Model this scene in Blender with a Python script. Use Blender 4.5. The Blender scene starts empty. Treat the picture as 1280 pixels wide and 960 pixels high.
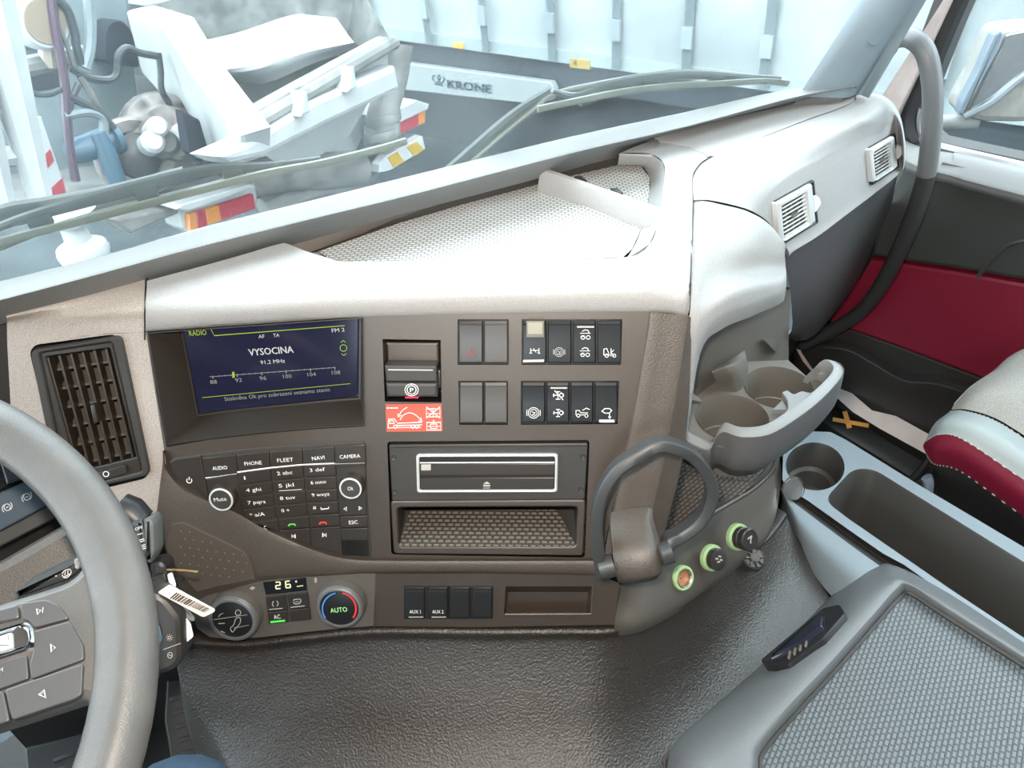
import bpy, bmesh, math, random
from mathutils import Vector as V, Matrix
from math import sin, cos, pi, radians
random.seed(7)
S = bpy.context.scene
COL = S.collection

# ---------------------------------------------------------------- camera
F = 960.0
TH, PSI = radians(38.1), radians(39.0)
CAM = V((0, 0, 1.05))
_h = V((sin(PSI), cos(PSI), 0))
FW = _h * cos(TH) + V((0, 0, -sin(TH)))
_r0 = V((cos(PSI), -sin(PSI), 0))
_u0 = _r0.cross(FW)
_rho = math.asin(.061 / cos(TH))
RT = (_r0 * cos(_rho) - _u0 * sin(_rho)).normalized()
UP = RT.cross(FW).normalized()
cd = bpy.data.cameras.new('camera')
cd.sensor_width = 36.0
cd.lens = F / 1280.0 * 36.0
cd.clip_start = .02
cd.clip_end = 200
cam = bpy.data.objects.new('camera', cd)
COL.objects.link(cam)
cam.matrix_world = Matrix(((RT.x, UP.x, -FW.x, CAM.x), (RT.y, UP.y, -FW.y, CAM.y), (RT.z, UP.z, -FW.z, CAM.z), (0, 0, 0, 1)))
S.camera = cam

# ---------------------------------------------------------------- light and exposure
S.view_settings.view_transform = 'Standard'
S.view_settings.look = 'None'
S.view_settings.gamma = 1
S.view_settings.exposure = 0.0
S.view_settings.use_curve_mapping = False
w = bpy.data.worlds.new('sky')
S.world = w
w.use_nodes = True
bg = w.node_tree.nodes['Background']
bg.inputs[0].default_value = (.80, .94, 1.0, 1)
bg.inputs[1].default_value = 8.8
sd = bpy.data.lights.new('sun', 'SUN')
sd.energy = 1.0
sd.angle = radians(20)
sd.color = (1, .96, .9)
so = bpy.data.objects.new('sun', sd)
COL.objects.link(so)
so.rotation_euler = (radians(42), 0, radians(-18))      # from behind the cab, high
fd = bpy.data.lights.new('camera_flash', 'AREA')        # the camera's own flash, beside its lens
fd.shape = 'DISK'
fd.size = .03
fd.energy = 7.6
fd.color = (1, .885, .75)
fo = bpy.data.objects.new('camera_flash', fd)
COL.objects.link(fo)
fo.matrix_world = cam.matrix_world.copy()
fo.location = CAM + UP * .045 + RT * -.02 + FW * .02


# ---------------------------------------------------------------- geometry helpers
def ray(x, y):
    return RT * ((x - 640) / F) - UP * ((y - 480) / F) + FW


class Pl:
    """A real plane in the cab: origin o, axes u (along), v (up), normal n."""
    def __init__(s, o, u, v):
        s.o = V(o)
        s.u = V(u).normalized()
        s.n = s.u.cross(V(v)).normalized()
        s.v = s.n.cross(s.u)

    def px(s, x, y, off=0.0):
        r = ray(x, y)
        return CAM + r * ((s.o + s.n * off - CAM).dot(s.n) / r.dot(s.n))

    def uv(s, a, b, off=0.0):
        return s.o + s.u * a + s.v * b + s.n * off

    def to(s, p):
        d = p - s.o
        return d.dot(s.u), d.dot(s.v)


def at(x, y, d):
    return CAM + ray(x, y) * d


def Zp(x, y, z):
    r = ray(x, y)
    return CAM + r * ((z - CAM.z) / r.z)


def Yp(x, y, yy):
    r = ray(x, y)
    return CAM + r * ((yy - CAM.y) / r.y)


def Xp(x, y, xx):
    r = ray(x, y)
    return CAM + r * ((xx - CAM.x) / r.x)


def cr(pts, n=6, closed=False):
    """Catmull-Rom through the points (tuples or Vectors)."""
    P = [V(p) for p in pts]
    m = len(P)
    out = []
    rng = range(m) if closed else range(m - 1)
    for i in rng:
        if closed:
            p0, p1, p2, p3 = P[(i - 1) % m], P[i], P[(i + 1) % m], P[(i + 2) % m]
        else:
            p1, p2 = P[i], P[i + 1]
            p0 = P[i - 1] if i else p1 * 2 - p2
            p3 = P[i + 2] if i + 2 < m else p2 * 2 - p1
        for k in range(n):
            t = k / n
            out.append((p1 * 2 + (p2 - p0) * t + (p0 * 2 - p1 * 5 + p2 * 4 - p3) * t * t + (p1 * 3 - p0 - p2 * 3 + p3) * t ** 3) * .5)
    if not closed:
        out.append(P[-1])
    return out


def rr(pts, r, n=4):
    """Round the corners of a closed outline (2-D tuples) by r."""
    out = []
    m = len(pts)
    for i in range(m):
        a, b, c = V(pts[i - 1]), V(pts[i]), V(pts[(i + 1) % m])
        ra = r[i] if isinstance(r, (list, tuple)) else r
        d1, d2 = (a - b), (c - b)
        k = min(ra, d1.length * .45, d2.length * .45)
        p, q = b + d1.normalized() * k, b + d2.normalized() * k
        for j in range(n + 1):
            t = j / n
            out.append(p * (1 - t) ** 2 + b * 2 * t * (1 - t) + q * t * t)
    return out


def box(x0, y0, x1, y1):
    return [(x0, y0), (x1, y0), (x1, y1), (x0, y1)]


def ell(cx, cy, rx, ry, n=32, rot=0.0):
    return [(cx + rx * cos(a) * cos(rot) - ry * sin(a) * sin(rot), cy + rx * cos(a) * sin(rot) + ry * sin(a) * cos(rot)) for a in [2 * pi * i / n for i in range(n)]]


def inset(P, n, d):
    """Shrink a closed loop of 3-D points by d within the plane of normal n."""
    m = len(P)
    area = V((0, 0, 0))
    for i in range(m):
        area += P[i].cross(P[(i + 1) % m])
    sg = 1 if area.dot(n) > 0 else -1
    out = []
    for i in range(m):
        a, b, c = P[i - 1], P[i], P[(i + 1) % m]
        e1, e2 = (b - a), (c - b)
        if e1.length < 1e-9 or e2.length < 1e-9:
            out.append(b.copy())
            continue
        n1, n2 = n.cross(e1.normalized()) * sg, n.cross(e2.normalized()) * sg
        k = n1 + n2
        q = max(.35, 1 + n1.dot(n2))
        out.append(b + k * (d / q))
    return out


class MB:
    def __init__(s):
        s.v, s.f, s.wn = [], [], False

    def add(s, pts):
        i = len(s.v)
        s.v += [V(p) for p in pts]
        return list(range(i, i + len(pts)))

    def poly(s, pts):
        s.f.append(s.add(pts))
        return s

    def bridge(s, a, b, closed=True):
        m = len(a)
        for i in range(m if closed else m - 1):
            j = (i + 1) % m
            s.f.append([a[i], a[j], b[j], b[i]])

    def loops(s, L, cap0=True, cap1=True):
        ids = [s.add(l) for l in L]
        for a, b in zip(ids, ids[1:]):
            s.bridge(a, b)
        if cap0:
            s.f.append(ids[0][::-1])
        if cap1:
            s.f.append(ids[-1])
        return s

    def slab(s, pl, pts, o0, o1, ch=0.0, raw=False, back=True):
        """A plate on plane pl with outline in photo pixels, from offset o0 out to o1, edge eased by ch."""
        s.wn = True
        L0 = [V(p) for p in pts] if raw else [pl.px(p[0], p[1], o1) for p in pts]
        base = [p + pl.n * (o0 - o1) for p in L0]
        L = [base]
        if ch > 0:
            L.append([p - pl.n * ch for p in L0])
            L.append([p - pl.n * ch * .3 for p in inset(L0, pl.n, ch * .3)])
            L.append(inset(L0, pl.n, ch))
        else:
            L.append(L0)
        return s.loops(L, cap0=back)

    def rim(s, pl, outer, inner, o0, o1, ch=0.0):
        """A frame between two outlines with the same number of points."""
        A = [pl.px(p[0], p[1], o1) for p in outer]
        B = [pl.px(p[0], p[1], o1) for p in inner]
        d = pl.n * (o0 - o1)
        c = pl.n * ch
        ids = [s.add(l) for l in ([p + d for p in A], [p - c for p in A], inset(A, pl.n, ch), inset(B, pl.n, -ch), [p - c for p in B], [p + d for p in B])]
        for a, b in zip(ids, ids[1:] + ids[:1]):
            s.bridge(a, b)
        return s

    def well(s, front, backl, cap=True):
        """Walls from a front loop to a back loop, with a bottom."""
        a, b = s.add(front), s.add(backl)
        s.bridge(a, b)
        if cap:
            s.f.append(b)
        return s

    def tube(s, pts, r, n=10, closed=False, flat=None, cap=True, rot=0.0):
        P = [V(p) for p in pts]
        m = len(P)
        T = []
        for i in range(m):
            a = P[i - 1] if (i or closed) else P[i]
            b = P[(i + 1) % m] if (i < m - 1 or closed) else P[i]
            T.append((b - a).normalized())
        up = V((0, 0, 1)) if abs(T[0].z) < .9 else V((1, 0, 0))
        if flat is not None:
            up = V(flat)
        x = (up - T[0] * up.dot(T[0])).normalized()
        rings = []
        for i in range(m):
            if flat is not None:
                x = V(flat)
            x = (x - T[i] * x.dot(T[i])).normalized()
            y = T[i].cross(x)
            q = r[i] if isinstance(r, (list, tuple)) and not isinstance(r[0], str) and len(r) == m else r
            rx, ry = (q if isinstance(q, (list, tuple)) else (q, q))
            rings.append(s.add([P[i] + x * (rx * cos(2 * pi * k / n + rot)) + y * (ry * sin(2 * pi * k / n + rot)) for k in range(n)]))
        for a, b in zip(rings, rings[1:]):
            s.bridge(a, b)
        if closed:
            s.bridge(rings[-1], rings[0])
        elif cap:
            s.f.append(rings[0][::-1])
            s.f.append(rings[-1])
        return s

    def bar(s, pts, prof, flat, closed=False):
        """Sweep a closed 2-D profile (a along flat, b across) along pts."""
        P = [V(p) for p in pts]
        m = len(P)
        rings = []
        for i in range(m):
            a = P[i - 1] if (i or closed) else P[i]
            b = P[(i + 1) % m] if (i < m - 1 or closed) else P[i]
            t = (b - a).normalized()
            x = V(flat)
            x = (x - t * x.dot(t)).normalized()
            y = t.cross(x)
            k = 1.0
            if 0 < i < m - 1 or closed:
                c = (P[i] - a).normalized().dot((b - P[i]).normalized())
                k = 1 / max(.5, math.sqrt(max(0, (1 + c) / 2)))
            rings.append(s.add([P[i] + x * p[0] + y * p[1] * k for p in prof]))
        for a, b in zip(rings, rings[1:]):
            s.bridge(a, b)
        if closed:
            s.bridge(rings[-1], rings[0])
        else:
            s.f.append(rings[0][::-1])
            s.f.append(rings[-1])
        return s

    def lathe(s, c, axis, prof, n=28, cap0=True, cap1=True, ref=None):
        ax = V(axis).normalized()
        x = V(ref) if ref is not None else (V((0, 0, 1)) if abs(ax.z) < .9 else V((1, 0, 0)))
        x = (x - ax * x.dot(ax)).normalized()
        y = ax.cross(x)
        return s.loops([[V(c) + ax * h + x * (r * cos(2 * pi * k / n)) + y * (r * sin(2 * pi * k / n)) for k in range(n)] for r, h in prof], cap0, cap1)

    def grid(s, rows):
        ids = [s.add(r) for r in rows]
        for a, b in zip(ids, ids[1:]):
            s.bridge(a, b, closed=False)
        return s

    def loft(s, rows, nu=5, nv=5):
        R = [cr(r, nu) for r in rows]
        C = [cr(c, nv) for c in zip(*R)]
        return s.grid([list(r) for r in zip(*C)])

    def brick(s, c, ax, ay, az, sx, sy, sz):
        c, ax, ay, az = V(c), V(ax).normalized(), V(ay).normalized(), V(az).normalized()
        q = lambda i, j, k: c + ax * (i * sx / 2) + ay * (j * sy / 2) + az * (k * sz / 2)
        return s.loops([[q(-1, -1, k), q(1, -1, k), q(1, 1, k), q(-1, 1, k)] for k in (-1, 1)])

    def aabb(s, lo, hi):
        lo, hi = V(lo), V(hi)
        return s.brick((lo + hi) / 2, (1, 0, 0), (0, 1, 0), (0, 0, 1), *(hi - lo))

    def fill(s, outer, holes=()):
        """Flat sheet with holes."""
        bm = bmesh.new()
        for L in [outer] + list(holes):
            vs = [bm.verts.new(p) for p in L]
            for i in range(len(vs)):
                bm.edges.new((vs[i], vs[(i + 1) % len(vs)]))
        n = V((0, 0, 0))
        for i in range(len(outer)):
            n += V(outer[i]).cross(V(outer[(i + 1) % len(outer)]))
        bmesh.ops.triangle_fill(bm, use_beauty=True, use_dissolve=False, edges=bm.edges[:], normal=n)
        bm.verts.index_update()
        i0 = s.add([v.co.copy() for v in bm.verts])
        for f in bm.faces:
            s.f.append([i0[v.index] for v in f.verts])
        bm.free()
        return s

    # printed marks: thin raised strips and letters
    def line(s, pl, pts, wpx, off, closed=False, h=.0002):
        P = [pl.px(p[0], p[1], off) for p in pts]
        sc = (pl.px(pts[0][0] + 1, pts[0][1], off) - pl.px(pts[0][0], pts[0][1], off)).length
        return s.bar(P, [(0, -wpx * sc / 2), (h, -wpx * sc / 2), (h, wpx * sc / 2), (0, wpx * sc / 2)], pl.n, closed)

    def text(s, pl, body, p0, p1, hpx, off, fit=True, shear=0.0):
        """Letters from photo pixel p0 (baseline start) to p1 (baseline end), cap height hpx."""
        a, b = pl.px(p0[0], p0[1], off), pl.px(p1[0], p1[1], off)
        ex = (b - a).normalized()
        ey = pl.n.cross(ex)
        hh = (pl.px(p0[0], p0[1] - hpx, off) - a).length
        me = text_mesh(body)
        xs = [v.co.x for v in me.vertices]
        if not xs:
            return s
        x0, wd = min(xs), max(xs) - min(xs)
        sy = hh / CAPH
        sx = (b - a).length / max(wd, 1e-6) if fit else sy
        i0 = s.add([a + ex * ((v.co.x - x0) * sx + v.co.y * sy * shear) + ey * (v.co.y * sy) for v in me.vertices])
        for p in me.polygons:
            s.f.append([i0[k] for k in p.vertices])
        return s

    def build(s, name, mat, parent=None, angle=32, weld=False):
        me = bpy.data.meshes.new(name)
        me.from_pydata([tuple(v) for v in s.v], [], s.f)
        bm = bmesh.new()
        bm.from_mesh(me)
        bmesh.ops.remove_doubles(bm, verts=bm.verts, dist=1e-6)
        bmesh.ops.recalc_face_normals(bm, faces=bm.faces)
        bm.to_mesh(me)
        bm.free()
        me.polygons.foreach_set('use_smooth', [True] * len(me.polygons))
        me.set_sharp_from_angle(angle=radians(angle))
        me.materials.append(mat)
        o = bpy.data.objects.new(name, me)
        COL.objects.link(o)
        if s.wn:
            ek = {tuple(sorted(e.vertices)): e.index for e in me.edges}
            for p in me.polygons:
                if len(p.vertices) > 4 or len(me.polygons) < 40 and p.area > .0002:
                    for k in p.edge_keys:
                        me.edges[ek[tuple(sorted(k))]].use_edge_sharp = True
        if parent is not None:
            o.parent = parent
            q = parent
            loc = V((0, 0, 0))
            while q is not None:
                loc += q.location
                q = q.parent
            o.location = -loc
        return o


_tm = {}


def text_mesh(body):
    if body not in _tm:
        c = bpy.data.curves.new('t', 'FONT')
        c.body = body
        c.resolution_u = 2
        o = bpy.data.objects.new('t', c)
        COL.objects.link(o)
        dg = bpy.context.evaluated_depsgraph_get()
        _tm[body] = bpy.data.meshes.new_from_object(o.evaluated_get(dg))
        bpy.data.objects.remove(o)
    return _tm[body]


CAPH = max(v.co.y for v in text_mesh('H').vertices)


def tag(o, label, cat, group=None):
    o['label'] = label
    o['category'] = cat
    if group:
        o['group'] = group
    return o


def thing(name, label, cat, loc, group=None):
    o = bpy.data.objects.new(name, None)
    COL.objects.link(o)
    o.location = loc
    o.empty_display_size = .05
    return tag(o, label, cat, group)


def struct(o):
    o['kind'] = 'structure'
    return o


# ---------------------------------------------------------------- materials
def mat(name, col, rough=.5, metal=0.0, grain=None, spec=.5, emit=None, mottle=None, coat=0.0, ior=1.5):
    """Plain surface; grain=(scale, strength) adds moulded texture, mottle=(scale, amount) slight uneven colour."""
    m = bpy.data.materials.new(name)
    m.use_nodes = True
    nt = m.node_tree
    b = nt.nodes['Principled BSDF']
    b.inputs['Base Color'].default_value = (*col, 1)
    b.inputs['Roughness'].default_value = rough
    b.inputs['Metallic'].default_value = metal
    b.inputs['Specular IOR Level'].default_value = spec
    b.inputs['Coat Weight'].default_value = coat
    b.inputs['IOR'].default_value = ior
    if emit:
        b.inputs['Emission Color'].default_value = (*emit[0], 1)
        b.inputs['Emission Strength'].default_value = emit[1]
    tc = None
    if grain or mottle:
        tc = nt.nodes.new('ShaderNodeTexCoord')
    if grain:
        n = nt.nodes.new('ShaderNodeTexNoise')
        n.inputs['Scale'].default_value = grain[0]
        n.inputs['Detail'].default_value = 2
        bp = nt.nodes.new('ShaderNodeBump')
        bp.inputs['Strength'].default_value = grain[1]
        bp.inputs['Distance'].default_value = grain[2] if len(grain) > 2 else .001
        nt.links.new(tc.outputs['Object'], n.inputs['Vector'])
        nt.links.new(n.outputs['Fac'], bp.inputs['Height'])
        nt.links.new(bp.outputs['Normal'], b.inputs['Normal'])
    if mottle:
        n = nt.nodes.new('ShaderNodeTexNoise')
        n.inputs['Scale'].default_value = mottle[0]
        n.inputs['Detail'].default_value = 6
        n.inputs['Roughness'].default_value = .65
        r = nt.nodes.new('ShaderNodeValToRGB')
        r.color_ramp.elements[0].position = .35
        r.color_ramp.elements[1].position = .68
        a = mottle[1]
        c2 = mottle[2] if len(mottle) > 2 else tuple(min(1, c * (1 + a)) for c in col)
        c1 = tuple(c * (1 - a) for c in col)
        r.color_ramp.elements[0].color = (*c1, 1)
        r.color_ramp.elements[1].color = (*c2, 1)
        nt.links.new(tc.outputs['Object'], n.inputs['Vector'])
        nt.links.new(n.outputs['Fac'], r.inputs['Fac'])
        nt.links.new(r.outputs['Color'], b.inputs['Base Color'])
    return m


def weave(name, c1, c2, pl, su, sv, rough=.5, strength=.6, dist=.002, soft=.25):
    """Rubber mat moulded with small staggered bars, laid out along plane pl."""
    m = bpy.data.materials.new(name)
    m.use_nodes = True
    nt = m.node_tree
    b = nt.nodes['Principled BSDF']
    b.inputs['Roughness'].default_value = rough
    tc = nt.nodes.new('ShaderNodeTexCoord')
    cx = nt.nodes.new('ShaderNodeCombineXYZ')
    for i, ax in enumerate((pl.u, pl.v)):
        d = nt.nodes.new('ShaderNodeVectorMath')
        d.operation = 'DOT_PRODUCT'
        d.inputs[1].default_value = ax
        nt.links.new(tc.outputs['Object'], d.inputs[0])
        nt.links.new(d.outputs['Value'], cx.inputs[i])
    br = nt.nodes.new('ShaderNodeTexBrick')
    br.inputs['Color1'].default_value = (*c1, 1)
    br.inputs['Color2'].default_value = (*c1, 1)
    br.inputs['Mortar'].default_value = (*c2, 1)
    br.inputs['Scale'].default_value = 1.0
    br.inputs['Brick Width'].default_value = su
    br.inputs['Row Height'].default_value = sv
    br.inputs['Mortar Size'].default_value = sv * soft
    br.inputs['Mortar Smooth'].default_value = .6
    nt.links.new(cx.outputs[0], br.inputs['Vector'])
    nt.links.new(br.outputs['Color'], b.inputs['Base Color'])
    bp = nt.nodes.new('ShaderNodeBump')
    bp.invert = True
    bp.inputs['Strength'].default_value = strength
    bp.inputs['Distance'].default_value = dist
    nt.links.new(br.outputs['Fac'], bp.inputs['Height'])
    nt.links.new(bp.outputs['Normal'], b.inputs['Normal'])
    return m


def glass(name, tint=(1, 1, 1), haze=0.0, hcol=(.85, .95, 1)):
    """Clear pane: see-through, mirror-like at grazing angles, with an optional pale veil that washes out the view."""
    m = bpy.data.materials.new(name)
    m.use_nodes = True
    nt = m.node_tree
    nt.nodes.remove(nt.nodes['Principled BSDF'])
    out = nt.nodes['Material Output']
    t = nt.nodes.new('ShaderNodeBsdfTransparent')
    t.inputs[0].default_value = (*tint, 1)
    g = nt.nodes.new('ShaderNodeBsdfGlossy')
    g.inputs['Roughness'].default_value = .02
    lw = nt.nodes.new('ShaderNodeLayerWeight')
    pw = nt.nodes.new('ShaderNodeMath')
    pw.operation = 'POWER'
    pw.inputs[1].default_value = 5.0
    nt.links.new(lw.outputs['Facing'], pw.inputs[0])
    fr = nt.nodes.new('ShaderNodeMapRange')
    fr.inputs[3].default_value = .04
    fr.inputs[4].default_value = 1.0
    nt.links.new(pw.outputs[0], fr.inputs[0])
    mx = nt.nodes.new('ShaderNodeMixShader')
    nt.links.new(fr.outputs[0], mx.inputs[0])
    nt.links.new(t.outputs[0], mx.inputs[1])
    nt.links.new(g.outputs[0], mx.inputs[2])
    last = mx
    if haze:  # patchy translucent veil, added for the washed-out look of the yard
        d = nt.nodes.new('ShaderNodeBsdfTranslucent')
        d.inputs[0].default_value = (*hcol, 1)
        tc = nt.nodes.new('ShaderNodeTexCoord')
        mp = nt.nodes.new('ShaderNodeMapping')
        mp.inputs['Scale'].default_value = (6, 6, 1.5)
        n = nt.nodes.new('ShaderNodeTexNoise')
        n.inputs['Scale'].default_value = 2.5
        n.inputs['Detail'].default_value = 8
        mr = nt.nodes.new('ShaderNodeMapRange')
        mr.inputs[1].default_value = .3
        mr.inputs[2].default_value = .75
        mr.inputs[3].default_value = haze * .6
        mr.inputs[4].default_value = haze * 1.5
        m2 = nt.nodes.new('ShaderNodeMixShader')
        nt.links.new(tc.outputs['Object'], mp.inputs[0])
        nt.links.new(mp.outputs[0], n.inputs['Vector'])
        nt.links.new(n.outputs['Fac'], mr.inputs[0])
        nt.links.new(mr.outputs[0], m2.inputs[0])
        nt.links.new(mx.outputs[0], m2.inputs[1])
        nt.links.new(d.outputs[0], m2.inputs[2])
        last = m2
    nt.links.new(last.outputs[0], out.inputs[0])
    return m


PADV = mat('vent_surround_plastic', (.42, .37, .335), .46, grain=(900, .4), mottle=(1100, .35), ior=1.8)
LEDGE = mat('ledge_grain_plastic', (.20, .205, .205), .5, grain=(900, .4), mottle=(1200, .3))
PAD = mat('grey_pad_plastic', (.375, .368, .365), .45, grain=(900, .35), mottle=(1400, .22))
BODY = mat('grained_dash_plastic', (.075, .059, .048), .48, grain=(700, .5), mottle=(1100, .45), ior=1.7)
FASC = mat('smooth_fascia_plastic', (.039, .0235, .0135), .45, grain=(1500, .12), mottle=(900, .2), ior=2.0)
DARK = mat('dark_plastic', (.045, .042, .040), .45, grain=(1200, .15))
BLACK = mat('black_plastic', (.014, .014, .015), .4)
GLOSS = mat('gloss_black', (.012, .013, .015), .22)
KEY = mat('key_plastic', (.026, .019, .014), .42, ior=1.7)
ROCK = mat('rocker_black', (.022, .023, .026), .28)
BLANKM = mat('blank_rocker', (.085, .078, .074), .33)
WHITE = mat('white_print', (.85, .85, .85), .5)
GREY = mat('grey_print', (.45, .44, .42), .5)
CHROME = mat('satin_chrome', (.80, .81, .82), .30, .35)
STEEL = mat('dull_steel', (.45, .45, .46), .35, 1.0)
SLOT = mat('vent_depth_shade', (.02, .019, .018), .6)
BRONZE = mat('vent_vane_plastic', (.15, .125, .105), .35)
GRN = mat('socket_green', (.38, .55, .27), .4)
REDP = mat('red_sticker', (.62, .10, .065), .4)
SEAL = mat('rubber_seal', (.018, .018, .02), .5)

# ---------------------------------------------------------------- the planes of the cab
CP = Pl(at(610, 550, .74), RT - FW * .05, UP * .955 - FW * .296)          # centre stack face, turned to the driver
_c = CP.px(181, 480)
LP = Pl(_c, RT + FW * .08, UP * .955 - FW * .296)                          # driver-side face beside it
_a, _b = Yp(985, 320, .40), Yp(1125, 215, .44)
PP = Pl(_a, _b - _a, V((-.03, .16, .98)))                                  # passenger fascia, facing rearward
SP = Pl(Yp(870, 737, .288), V((1, -.09, 0)), V((0, .5, .86)))                # socket face, facing rearward
XD = 1.2                                                                   # passenger door
ZL = .70                                                                   # ledge below the windscreen
ZT = lambda z: Pl((0, 0, z), (1, 0, 0), (0, 1, 0))                         # level planes
DOORP = Pl((XD, 0, 0), (0, -1, 0), (0, 0, 1))                              # door inner face, normal towards -x

# ---------------------------------------------------------------- setting: yard and cab shell
ASPH = mat('wet_asphalt', (.036, .045, .049), .75, grain=(60, .5, .01), mottle=(1.4, .5), spec=.15)
g = MB()
g.grid([[V((-8 + 28 * i / 6, -8 + 34 * j / 6, -1.25)) for i in range(7)] for j in range(7)])
struct(g.build('ground', ASPH))
SHELL = mat('cab_lining', (.07, .068, .066), .8, grain=(300, .3))
CARPET = mat('floor_carpet', (.014, .013, .013), .9, grain=(500, .8))
fl = MB()
fl.aabb((-1.05, -1.3, -.06), (XD, .95, 0))
struct(fl.build('floor', CARPET))
m = MB()
_co = [V((-1.05, -1.3, 1.55)), V((XD + .05, -1.3, 1.55)), V((XD + .05, .80, 1.55)), V((-1.05, .80, 1.55))]
_ci = [V((.38, -.42, 1.55)), V((.98, -.42, 1.55)), V((.98, .18, 1.55)), V((.38, .18, 1.55))]      # unseen roof opening, added to brighten the passenger dash and console
m.fill(_co, [_ci]); m.fill([p + V((0, 0, .05)) for p in _co], [[p + V((0, 0, .05)) for p in _ci]]); m.well(_ci, [p + V((0, 0, .05)) for p in _ci], cap=False)
struct(m.build('ceiling', SHELL))
m = MB(); m.aabb((-1.05, -1.36, -.06), (XD + .05, -1.3, 1.6)); struct(m.build('wall_back', SHELL))
m = MB(); m.aabb((-1.10, -1.3, 0), (-1.05, .92, .60)); m.aabb((-1.10, -1.3, 1.32), (-1.05, .92, 1.6)); m.aabb((-1.10, -1.3, .60), (-1.05, -1.0, 1.32)); m.aabb((-1.10, -.35, .60), (-1.05, .25, 1.32)); m.aabb((-1.10, .80, .60), (-1.05, .92, 1.32)); m.aabb((-1.10, -1.15, .60), (-1.05, -.35, .78)); m.aabb((-1.10, .25, .60), (-1.05, .80, .80))  # unseen wall; openings split and sized to shape the light on the dash
struct(m.build('wall_left', SHELL))

# windscreen: its foot runs along the ledge, the pane leans back
foot = [Zp(x, y, ZL + .025) for x, y in ((-420, 455), (0, 353), (200, 301), (410, 248), (720, 171), (860, 141), (1000, 111))]
m = MB(); m.bridge(*[m.add([V((p.x, p.y + .02 - .01 * k, z)) for p in foot]) for k, z in ((0, -.06), (0, ZL + .0))], closed=False)
struct(m.build('wall_front', DARK))
m = MB()
_e = foot[-1] - foot[-2]
_wn = V((_e.x, _e.y, 0)).cross(V((0, -.16, .80))).normalized()
_q = CAM + ray(1071, 0) * ((foot[-1] - CAM).dot(_wn) / ray(1071, 0).dot(_wn))          # pillar edge, on the pane
def pillar_edge(z): return foot[-1] + (_q - foot[-1]) * ((z - foot[-1].z) / (_q.z - foot[-1].z))
m.loft([[V((p.x, p.y + .004 - .16 * k, ZL + .018 + .80 * k)) for p in foot[:-1]] + [pillar_edge(ZL + .018 + .80 * k) + V((.018, .004, 0))] for k in (0, .33, .66, 1)], 4, 2)
WS = glass('windscreen_glass', (.97, 1, 1), .030)
ws = struct(m.build('window_1', WS))
m = MB(); m.tube(cr([p + V((0, .008, -.014)) for p in foot], 4), .007, 6); struct(m.build('trim_2', SEAL))
m = MB(); m.fill([p + V((0, 0, .045)) for p in _ci]); struct(m.build('added_hatch_pane', glass('added_hatch_glass', (.95, 1, 1), .0)))  # pane of the added roof opening
m = MB(); m.grid([[V((p.x, p.y - .156 - d, z)) for p in foot] for d, z in ((0, 1.50), (0, 1.6))]); struct(m.build('trim_3', SHELL))

# A-pillar between windscreen and door
PILL = mat('pillar_trim', (.19, .235, .265), .5, grain=(900, .2))
pf = [foot[-1] + V((-.001, -.004, 0)), Zp(1076, 112, ZL + .01), Zp(1090, 116, ZL + .01)]
q0, q1 = _q + V((-.001, -.004, 0)), at(1143, 0, (pf[1] - CAM).dot(FW) * .90)
q2 = at(1158, 0, (pf[2] - CAM).dot(FW) * .915)
def ext(a, b, k): return a + (b - a) * k
m = MB()
A0, A1, A2 = pf
rows = []
for k in (-.06, 0, .5, 1, 2, 4.2):
    a, b, c = ext(A0, q0, k), ext(A1, q1, k), ext(A2, q2, k)
    rows.append([a + V((.036, .012, 0)), a, a * .65 + b * .35 + V((-.006, -.012, 0)), a * .3 + b * .7 + V((-.006, -.012, 0)), b, c, c + V((.03, .03, 0))])
m.loft(rows, 4, 2)
pil = struct(m.build('trim_1', PILL))
m = MB()
pc = ext(A0, q0, .5) * .52 + ext(A1, q1, .5) * .48
pn = (q1 - q0).cross(q0 - A0).normalized()
if pn.dot(CAM - pc) < 0: pn = -pn
px_, py_ = (q1 - q0).normalized(), (q0 - A0).normalized()
PLP = Pl(A0, q1 - q0, q0 - A0)
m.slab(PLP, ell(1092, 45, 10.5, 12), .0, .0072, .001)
m.build('pillar_cap', mat('pillar_trim_dimmed', (.15, .19, .215), .5), pil)  # pillar colour darkened to offset the cap's brighter facing

# body flange and door seal beyond the pillar
m = MB()
BODYC = mat('cab_paint', (.55, .47, .45), .35, mottle=(30, .12))
fa = [Xp(1100, 124, XD - .05), Xp(1122, 140, XD - .03)]
fb = [Xp(1179, 0, XD - .05), Xp(1187, 0, XD - .03)]
rows = [[ext(fa[0], fb[0], k), ext(fa[1], fb[1], k), ext(fa[1], fb[1], k) + V((.02, 0, 0)), ext(fa[0], fb[0], k) + V((.02, .0, 0))] for k in (-.2, 0, 1, 4)]
m.loops([r for r in rows])
struct(m.build('trim_4', BODYC))

# ---------------------------------------------------------------- passenger door
def dpl(L, off):
    """Outline on the door face; points at the photograph's edge run on to the rear of the door."""
    return [DOORP.px(x, y, off) + (V((0, -.75, 0)) if x >= 1420 else V((0, 0, 0))) for x, y in L]


DOORM = mat('door_panel_black', (.030, .028, .027), .5, grain=(900, .2))
door = bpy.data.objects.new('door_1', None)
COL.objects.link(door)
door.location = (XD, .3, 0)
struct(door)
SILL = mat('door_sill_grey', (.20, .20, .20), .5, grain=(900, .2))
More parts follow.
